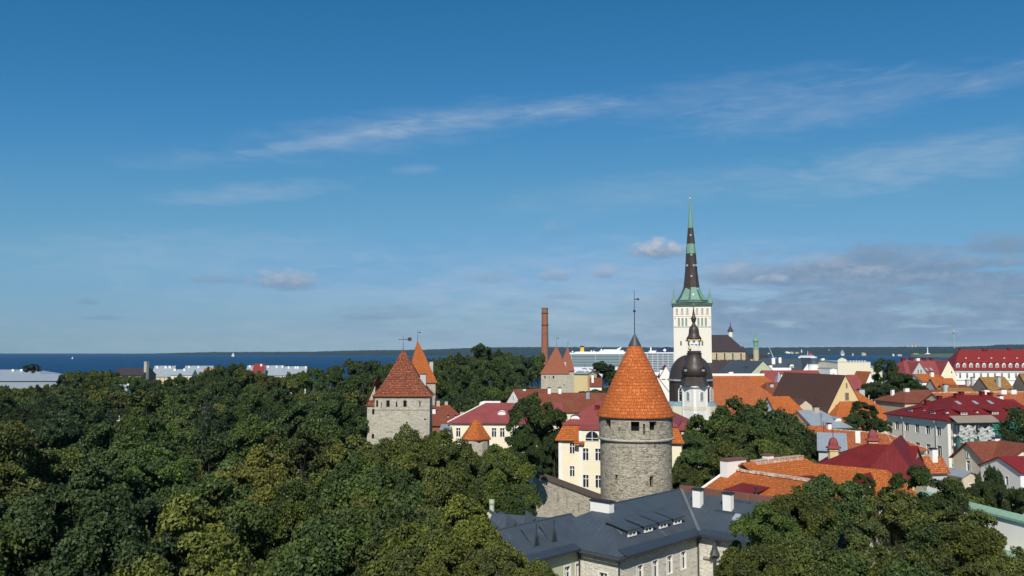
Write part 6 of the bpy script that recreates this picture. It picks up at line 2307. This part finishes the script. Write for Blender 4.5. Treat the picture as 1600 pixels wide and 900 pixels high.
def broad_crown(seed, nleaf, leaf, nclump=52, tall=1.0, rc=(.17, .30)):
    """boughs carry sprays, sprays carry leaves: three levels, so the outline stays ragged at every scale"""
    rng = np.random.default_rng(seed)
    lobes = unit(rng, 7); amp = rng.uniform(-.28, .26, 7)
    cl = []
    nb = max(10, nclump // 6)
    boughs = []
    while len(boughs) < nb:
        d = unit(rng, 1)[0]
        if d[2] < -.5: d[2] *= -.7
        k = 1 + float(np.sum(amp * np.clip(lobes @ d, 0, 1) ** 2))
        boughs.append((d, rng.uniform(.52, .82) * k, rng.uniform(.17, .30), rng.uniform(0, 1)))
    for i in range(nclump):
        d, rad, br, tn = boughs[i % nb]
        e = unit(rng, 1)[0] + d * .7 + np.array([0, 0, .35])
        e /= np.linalg.norm(e)
        c = d * rad + e * br * rng.uniform(.45, 1.1)
        if i % 9 == 0: c = d * rad * .5
        cl.append((c * np.array([1, 1, .95 * tall]), rng.uniform(*rc), np.clip(tn * .7 + rng.uniform(0, .3), 0, 1)))
    per = nleaf // nclump
    C, N, S, T = [], [], [], []
    for c, r, tn in cl:
        d = unit(rng, per)
        out = c / (np.linalg.norm(c) + 1e-6)
        bad = (d @ (out * .8 + np.array([0, 0, .4]))) < -.3
        d[bad] *= -1
        spr = unit(rng, 9)                                   # sprays sticking out of the clump
        near = np.max(d @ spr.T, axis=1)
        rr = r * (.35 + .65 * rng.uniform(0, 1, per) ** .5) * (.62 + .62 * np.clip(near, 0, 1) ** 3)
        C.append(c + d * rr[:, None] * np.array([1.1, 1.1, .9]))
        N.append(d * .7 + .8 * rng.normal(size=(per, 3)) + np.array([0, 0, .55]))
        S.append(leaf * rng.uniform(.55, 1.4, per))
        T.append(np.clip(.14 + .55 * tn + rng.uniform(-.22, .32, per), 0, 1))
    return quads_mesh('crown', np.concatenate(C), np.concatenate(N), np.concatenate(S), .62, np.concatenate(T), rng, LEAF)


def birch_crown(seed, nleaf, leaf):
    rng = np.random.default_rng(seed)
    C, N, S, T = [], [], [], []
    nb = 60
    per = nleaf // nb
    for i in range(nb):
        z = rng.uniform(-.75, .95)
        w = .55 * (1 - abs(z - .0) ** 1.6) + .16
        a = rng.uniform(0, 2 * math.pi)
        base = np.array([math.cos(a) * w * rng.uniform(.5, 1.1), math.sin(a) * w * rng.uniform(.5, 1.1), z])
        L = rng.uniform(.18, .42)
        t = rng.uniform(0, 1, per)
        p = base + np.stack([rng.normal(0, .075, per), rng.normal(0, .075, per), -t * L], 1)
        C.append(p); N.append(rng.normal(size=(per, 3)) + np.array([math.cos(a), math.sin(a), .4]) * .6)
        S.append(leaf * rng.uniform(.5, 1.1, per)); T.append(np.clip(rng.uniform(.2, .9) + rng.uniform(-.2, .2, per), 0, 1))
    return quads_mesh('crown', np.concatenate(C), np.concatenate(N), np.concatenate(S), .7, np.concatenate(T), rng, LEAF)


def spruce_crown(seed, nleaf, leaf, wide=.42, layers=17):
    rng = np.random.default_rng(seed)
    C, N, S, T = [], [], [], []
    br = []
    for k in range(layers):
        t = (k + rng.uniform(-.2, .2)) / layers
        n = max(4, int(9 * (1 - t) + 3))
        for j in range(n):
            br.append((t, rng.uniform(0, 2 * math.pi), wide * (1 - t) ** .85 * rng.uniform(.7, 1.15) + .03))
    per = max(8, nleaf // len(br))
    for t, a, L in br:
        s = rng.uniform(0.1, 1, per)
        d = np.array([math.cos(a), math.sin(a), 0])
        z = -1 + 2 * t
        p = d * (s * L)[:, None] + np.stack([np.zeros(per), np.zeros(per), z - .16 * s ** 1.4 * (1.2 - t) + .05 * s ** 4], 1)
        side = np.array([-d[1], d[0], 0])
        p += side * (rng.normal(0, .16 * L + .012, per) * (1.15 - s * .7))[:, None]
        p[:, 2] += rng.normal(0, .014, per)
        C.append(p); N.append(np.tile(np.array([0, 0, 1.0]), (per, 1)) + .55 * rng.normal(size=(per, 3)) + d * .5)
        S.append(leaf * rng.uniform(.6, 1.2, per)); T.append(np.clip(.3 + .5 * s + rng.uniform(-.2, .2, per), 0, 1))
    return quads_mesh('crown', np.concatenate(C), np.concatenate(N), np.concatenate(S), .35, np.concatenate(T), rng, LEAF)


def trunk_mesh(seed, limbs=7, mat=BARK, r=.045):
    rnd = random.Random(seed)
    mb = MB()
    p = Vector((0, 0, 0)); rr = r
    pts = [(p.copy(), rr)]
    for k in range(6):
        p = p + Vector((rnd.uniform(-.02, .02), rnd.uniform(-.02, .02), 1 / 6))
        rr *= .82
        pts.append((p.copy(), rr))
    for (a, ra), (b_, rb) in zip(pts, pts[1:]): mb.tube(a, b_, ra, rb, 7)
    for k in range(limbs):
        a, ra = pts[2 + k % 4]
        an = rnd.uniform(0, 6.28)
        e = a + Vector((math.cos(an) * .26, math.sin(an) * .26, rnd.uniform(.16, .32)))
        m_ = a.lerp(e, .5) + Vector((0, 0, -.02))
        mb.tube(a, m_, ra * .6, ra * .4, 5); mb.tube(m_, e, ra * .4, ra * .15, 5)
    o = mb.build('trunk', mat)
    me = o.data
    bpy.data.objects.remove(o)
    return me


PROTO = {
    'near': [broad_crown(s, 56000, .0245, 150, rc=(.10, .19)) for s in (1, 2, 3, 4, 5)],
    'mid': [broad_crown(s, 24000, .037, 105, rc=(.12, .22)) for s in (11, 12, 13, 14)],
    'far': [broad_crown(s, 13000, .050, 84, rc=(.13, .24)) for s in (21, 22, 23)],
    'loose': [broad_crown(s, 20000, .028, 90, rc=(.10, .19)) for s in (31, 32, 33)],
    'tall': [broad_crown(s, 30000, .033, 120, tall=1.05, rc=(.12, .22)) for s in (41, 42)],
    'birch': [birch_crown(s, 15000, .030) for s in (51, 52)],
    'spruce': [spruce_crown(s, 14000, .030) for s in (61, 62)],
    'larch': [spruce_crown(s, 13000, .033, wide=.55, layers=14) for s in (65,)],
}
TRUNKS = [trunk_mesh(s) for s in (1, 2, 3)]
BTRUNK = trunk_mesh(7, 5, BIRCHB, .03)
TREE_RND = random.Random(77)
GREENS = {'olive': (0.092, 0.116, 0.028), 'green': (0.066, 0.104, 0.026), 'deep': (0.054, 0.088, 0.026), 'dark': (0.042, 0.068, 0.024),
          'yellow': (0.118, 0.132, 0.030), 'blue': (0.058, 0.092, 0.066), 'fresh': (0.078, 0.126, 0.030)}


def tree(px, py, d, R, proto='mid', green='green', label=None, group=None, Hc=None, name='leafy_tree', cat='tree', X_=None, var=.24):
    rnd = TREE_RND
    top = P(px, py, d)
    x, y, zt = top
    gz = ground_z(x, y) - .3
    H = zt - gz
    if H < 2.5: return None
    spr = proto in ('spruce', 'larch')
    if group is None and proto in ('mid', 'tall'): proto = 'near'
    if Hc is None: Hc = min(H * .96, R * rnd.uniform(1.9, 2.3))
    Hc = min(Hc, H * .97)
    root = empty(name, (x, y, gz), 0, label, cat, group)
    me = rnd.choice(PROTO[proto])
    c = bpy.data.objects.new('crown', me)
    COL.objects.link(c); c.parent = root
    kz = Hc / 2.0
    topn = 1.0 if spr or proto == 'birch' else 1.02
    c.location = (0, 0, H - kz * topn)
    c.scale = (R / (.42 if proto == 'spruce' else .55 if proto == 'larch' else .75 if proto == 'birch' else 1.0),) * 2 + (kz,)
    c.rotation_euler = (0, 0, rnd.uniform(0, 6.28))
    g = GREENS[green]
    k = rnd.uniform(1 - var, 1 + var)
    c.color = (g[0] * k * rnd.uniform(.93, 1.08), g[1] * k, g[2] * k * rnd.uniform(.85, 1.15), 1)
    t = bpy.data.objects.new('trunk', BTRUNK if name == 'birch_tree' else rnd.choice(TRUNKS))
    COL.objects.link(t); t.parent = root
    th = H - Hc * .45 if not spr else H * .97
    t.scale = (min(th * .8, R * 2.0) if proto != 'spruce' else th * .4,) * 2 + (th,)
    t.rotation_euler = (0, 0, rnd.uniform(0, 6.28))
    return root


def interp(kn, x):
    return float(np.interp(x, [k[0] for k in kn], [k[1] for k in kn]))


SKYL = [(-60, 598), (92, 598), (102, 578), (135, 573), (180, 573), (200, 580), (228, 587), (240, 589), (270, 588), (285, 582), (308, 577), (345, 567), (365, 561), (385, 568), (395, 578), (478, 577), (500, 567), (540, 557), (575, 554), (640, 552), (690, 552),
        (720, 547), (752, 537), (775, 543), (805, 544), (840, 549), (848, 562)]
NEARL = [(540, 600), (572, 702), (600, 690), (625, 668), (650, 663), (672, 668), (700, 674), (722, 692), (735, 706), (760, 694), (800, 690), (828, 705), (838, 748), (850, 850), (870, 905)]


def forest():
    rnd = random.Random(21)
    d = 57.0
    placed = []
    nt = 0
    while d < 440:
        k = d / F
        R0 = 5.4 + .3 * min(1, d / 250)
        step = R0 * 1.6 / k
        x1 = 600 if d < 100 else 566
        px = -70 + rnd.uniform(0, step)
        while px < x1:
            dd = d * rnd.uniform(.95, 1.05)
            zt = 36.6 + rnd.uniform(-4.6, 3.8) + (2.0 if px < 200 and d < 120 else 0)
            if px > 470 and d > 330: zt += 9 * sstep((px - 470) / 80) * sstep((d - 330) / 80)
            if d > 395: py = interp(SKYL, px) + rnd.uniform(0, 9)
            else:
                py = 548 + (50 - zt) * F / dd
                py = max(py, interp(SKYL, px) + rnd.uniform(4, 14))
            if px > 540 and d < 210: py = max(py, interp(NEARL, px) + rnd.uniform(0, 6))
            R = R0 * rnd.uniform(.82, 1.22)
            # keep the pixel gap in front of the yellow blocks and clear of the tower wall
            ok = not (px + R / k > 578 and 176 < dd < 215)
            if ok:
                if d < 98: pr, lab, gr = 'near', 'large broad crowned tree in the nearest rows at the bottom of the park wood', 'nearest park trees'
                elif d < 235: pr, lab, gr = 'mid', 'leafy tree in the middle depth of the park wood', 'middle park trees'
                else: pr, lab, gr = 'far', 'distant rounded tree at the far side of the park wood', 'far park trees'
                u = rnd.random()
                # species follow patches of the wood
                if 95 < d < 300 and rnd.random() < .035 and px < 540:
                    tree(px + 20, py - rnd.uniform(2, 10), dd * .97, 2.3, 'spruce', 'dark', 'dark pointed spruce standing among the park trees', 'dark park spruces', Hc=13, name='spruce_tree')
                pat = math.sin(px * .013 + d * .021) + .6 * math.sin(px * .031 - d * .013)
                g = 'deep' if pat < -.5 else 'green' if pat < .35 else 'olive'
                if u < .14: g = 'fresh'
                elif u < .26: g = 'yellow' if d < 240 else 'olive'
                elif u < .42: g = 'dark'
                if px < 190 and 150 < d < 330 and u > .25: g = 'dark'
                tree(px, py, dd, R, pr, g, lab, gr, Hc=R * rnd.uniform(2.0, 2.7))
                nt += 1
            px += step * rnd.uniform(.8, 1.2)
        d *= 1.135
    px = -66
    while px < 482:
        tree(px, interp(SKYL, px) + rnd.uniform(-1, 4), rnd.uniform(398, 418), rnd.uniform(3.6, 5.4), 'far', rnd.choice(['deep', 'green', 'olive', 'dark']), 'distant rounded tree at the far side of the park wood', 'far park trees', Hc=15)
        px += rnd.uniform(9, 15)
    # the wooded rampart behind the red roofs
    for d, yb in ((268, 622), (292, 607), (318, 592), (346, 577), (374, 563), (402, 551), (430, 540)):
        k = d / F
        px = 672 + rnd.uniform(0, 12)
        while px < (826 if d < 400 else 846):
            R = rnd.uniform(4.2, 6.2)
            py = max(yb + rnd.uniform(-7, 6), interp(SKYL, px) + rnd.uniform(0, 7))
            if 640 < px < 684 and d < 300: px += 14; continue
            tree(px, py, d * rnd.uniform(.98, 1.02), R, 'far', rnd.choice(['deep', 'dark', 'green', 'deep']), 'dark green tree on the wooded rampart between the two pairs of stone towers', 'rampart trees', Hc=R * rnd.uniform(2.6, 3.2))
            nt += 1
            px += R * 1.15 / k * rnd.uniform(.85, 1.2)
    for px in range(566, 690, 13):
        tree(px + rnd.uniform(-4, 4), rnd.uniform(554, 566), rnd.uniform(400, 440), rnd.uniform(4.5, 6), 'far', rnd.choice(['deep', 'green', 'dark']), 'tree on the wood skyline behind the orange roofed stone tower', 'skyline trees behind the tower', Hc=15)
    for px in range(566, 690, 15):
        tree(px + rnd.uniform(-4, 4), rnd.uniform(572, 588), rnd.uniform(330, 370), rnd.uniform(4.5, 6), 'far', rnd.choice(['deep', 'green', 'dark']), 'tree on the wood skyline behind the orange roofed stone tower', 'skyline trees behind the tower', Hc=15)
    print('forest', nt)


forest()

G1 = 'trees massed before the square tower'
for px, py, d, R in ((598, 690, 112, 5.4), (641, 664, 121, 5.6), (690, 670, 120, 5.2), (726, 700, 124, 4.6), (768, 694, 126, 4.6), (796, 700, 116, 4.2), (812, 748, 106, 2.9),
                     (556, 706, 106, 5.4), (655, 708, 99, 5.2), (706, 728, 100, 5.0), (762, 742, 104, 4.6), (796, 776, 99, 3.2), (612, 738, 90, 5.4), (668, 770, 82, 5.0)):
    tree(px, py, d, R, 'near', TREE_RND.choice(['olive', 'olive', 'green']), 'olive green tree in the mass of trees before the square tower and town wall', G1, Hc=R * 2.5)
G2 = 'trees crowding the slate roof'
for px, py, d, R in ((722, 778, 65, 4.4), (676, 790, 66, 4.6), (640, 815, 64, 4.6), (755, 822, 61, 3.4), (792, 843, 58, 3.0), (828, 874, 56, 2.0), (700, 850, 57, 3.6), (590, 800, 70, 4.6), (548, 770, 76, 5.0)):
    tree(px, py, d, R, 'near', TREE_RND.choice(['olive', 'yellow', 'olive']), 'yellowish green tree crowding the left end of the slate roof', G2, Hc=R * 2.6)
G3 = 'lindens behind the orange house'
for px, py, d, R in ((1072, 672, 150, 3.6), (1106, 641, 156, 5.2), (1150, 622, 162, 6.0), (1196, 623, 166, 6.0), (1236, 648, 160, 5.4), (1262, 676, 154, 4.4), (1092, 692, 142, 5.0), (1135, 690, 142, 5.6),
                     (1188, 690, 146, 6.0), (1236, 702, 146, 5.0), (1066, 724, 138, 3.6), (1110, 735, 136, 4.4), (1270, 712, 146, 3.2), (1172, 642, 160, 5.4), (1216, 640, 162, 5.4), (1126, 640, 160, 5.6), (1254, 664, 156, 4.6), (1160, 664, 150, 5.6), (1212, 668, 152, 5.4)):
    tree(px, py, d, R, 'mid' if d > 155 else 'near', 'dark' if px > 1240 else TREE_RND.choice(['green', 'green', 'deep', 'olive']), 'big linden in the dense clump between the round tower and the orange roofs', G3, Hc=R * 2.4)
G4 = 'near trees before the orange and red roofs'
for px, py, d, R in ((1284, 728, 75, 3.6), (1238, 758, 73, 3.2), (1206, 786, 70, 3.0), (1332, 772, 73, 3.2), (1390, 752, 77, 3.4), (1440, 736, 80, 3.6), (1500, 754, 84, 3.8), (1470, 806, 72, 3.6),
                     (1524, 800, 68, 3.4), (1480, 778, 77, 3.6), (1516, 786, 74, 3.0), (1562, 846, 62, 2.8), (1186, 838, 60, 2.8), (1250, 824, 62, 3.8), (1320, 832, 62, 3.8), (1398, 828, 64, 3.8), (1440, 862, 58, 3.4), (1512, 868, 58, 3.0), (1160, 872, 60, 1.8), (1584, 886, 57, 2.0), (1346, 742, 82, 1.2)):
    tree(px, py, d, R, 'loose' if 1300 < px < 1570 and py > 750 else 'near', TREE_RND.choice(['olive', 'olive', 'green', 'yellow']), 'open crowned olive tree in the near row before the orange and red roofs', G4, Hc=R * 2.4)
tree(844, 613, 155, 5.4, 'tall', 'green', 'single tall rounded tree between the crimson roofs of the two cream houses', Hc=15)
tree(818, 668, 140, 3.2, 'mid', 'green', 'smaller tree leaning before the tall rounded tree and the cream house', Hc=9)
tree(850, 688, 157, 3.2, 'mid', 'dark', 'shaded tree filling the gap behind the town wall by the white corner', Hc=12)  # dark leaf colour stands for the shadow beside the cream house
tree(826, 700, 160, 3.6, 'mid', 'deep', 'lower leafy tree under the tall rounded tree at the end of the town wall', Hc=12)
tree(859, 700, 153, 2.2, 'mid', 'dark', 'slim shaded tree touching the white corner of the tall cream house', Hc=10)  # shadow in the gap is put into the dark leaf colour
tree(866, 668, 152, 2.2, 'mid', 'dark', 'dark narrow tree against the white corner of the tall cream house', Hc=9)  # leaf colour darkened for the shadow next to the house corner
tree(1347, 629, 208, 4.0, 'mid', 'dark', 'dark bush like tree before the broad orange hipped roof', Hc=8)
tree(1334, 645, 203, 2.6, 'mid', 'deep', 'lowest round tree at the foot of the broad orange hipped roof', Hc=6)
tree(1392, 652, 216, 3.4, 'mid', 'dark', 'dark low tree tucked against the greige house wall', Hc=6)
tree(1371, 650, 206, 2.8, 'mid', 'deep', 'small tree between the dark bush and the greige house', Hc=6)
tree(1386, 564, 302, 7.0, 'tall', 'dark', 'darkest and tallest tree standing above the old town roofs', Hc=19)
tree(1362, 592, 298, 4.6, 'mid', 'dark', 'lower dark tree on the left flank of the tall dark tree', Hc=10)
tree(1416, 579, 288, 6.6, 'mid', 'green', 'rounded green tree on the right flank of the tall dark tree', Hc=13)
tree(1398, 588, 294, 5.4, 'mid', 'deep', 'bushy tree in the fork between the tall dark tree and the rounded green tree', Hc=12)
tree(1376, 596, 291, 4.6, 'mid', 'dark', 'dark lower tree at the foot of the tall dark tree', Hc=10)
tree(1434, 598, 284, 4.4, 'mid', 'green', 'small green tree beside the grey gable and the tall dark tree', Hc=9)
tree(1598, 632, 174, 5.6, 'birch', 'deep', 'tall drooping tree at the right edge by the scaffold', Hc=18)
tree(1574, 668, 170, 2.8, 'birch', 'dark', 'dark drooping tree just before the scaffold corner', Hc=11)
tree(1550, 712, 112, 1.9, 'tall', 'dark', 'slim dark columnar tree before the bright red roof', Hc=13)
tree(1536, 742, 104, 2.2, 'mid', 'deep', 'small dark tree at the foot of the slim columnar tree', Hc=7)
tree(1600, 752, 108, 2.6, 'mid', 'deep', 'dark tree in the right hand corner under the bright red roof', Hc=9)
tree(942, 564, 384, 6.6, 'mid', 'dark', 'broad dark tree left of the tower cone before the cruise ship', Hc=13)
tree(968, 573, 378, 5.6, 'mid', 'dark', 'dark tree half hidden by the orange tower cone', Hc=12)
tree(925, 577, 392, 4.0, 'mid', 'deep', 'small tree at the left of the broad dark tree before the ship', Hc=8)
tree(930, 605, 300, 4.6, 'mid', 'deep', 'round low tree above the long brown roof', Hc=7)
tree(908, 612, 296, 3.2, 'mid', 'dark', 'smallest tree beside the pale stone tower foot', Hc=6)
tree(955, 602, 306, 4.6, 'mid', 'dark', 'tree behind the tower cone above the brown roof', Hc=9)
tree(1160, 583, 376, 3.2, 'mid', 'olive', 'little bushy tree on the slope under the dark church roof', Hc=5)
tree(50, 569, 452, 4.0, 'tall', 'dark', 'lone dark pine rising above the pale roofed halls', Hc=6)
tree(753, 536, 428, 6.0, 'mid', 'dark', 'tallest dark crown on top of the wooded rampart', Hc=14)
tree(322, 622, 172, 2.6, 'spruce', 'blue', 'slender silvery blue spruce in the middle of the park', name='spruce_tree', Hc=16)
tree(292, 697, 112, 3.3, 'larch', 'fresh', 'light green conifer with layered boughs in the park', name='conifer_tree', Hc=13)
tree(222, 672, 124, 3.6, 'birch', 'deep', 'birch with white trunk standing in a gap of the park wood', name='birch_tree', Hc=12)
tree(455, 745, 84, 3.2, 'birch', 'green', 'slim birch with drooping sprays among the nearest park trees', name='birch_tree', Hc=11)
tree(125, 690, 112, 4.6, 'birch', 'olive', 'feathery olive birch left of the light green conifer', name='birch_tree', Hc=13)
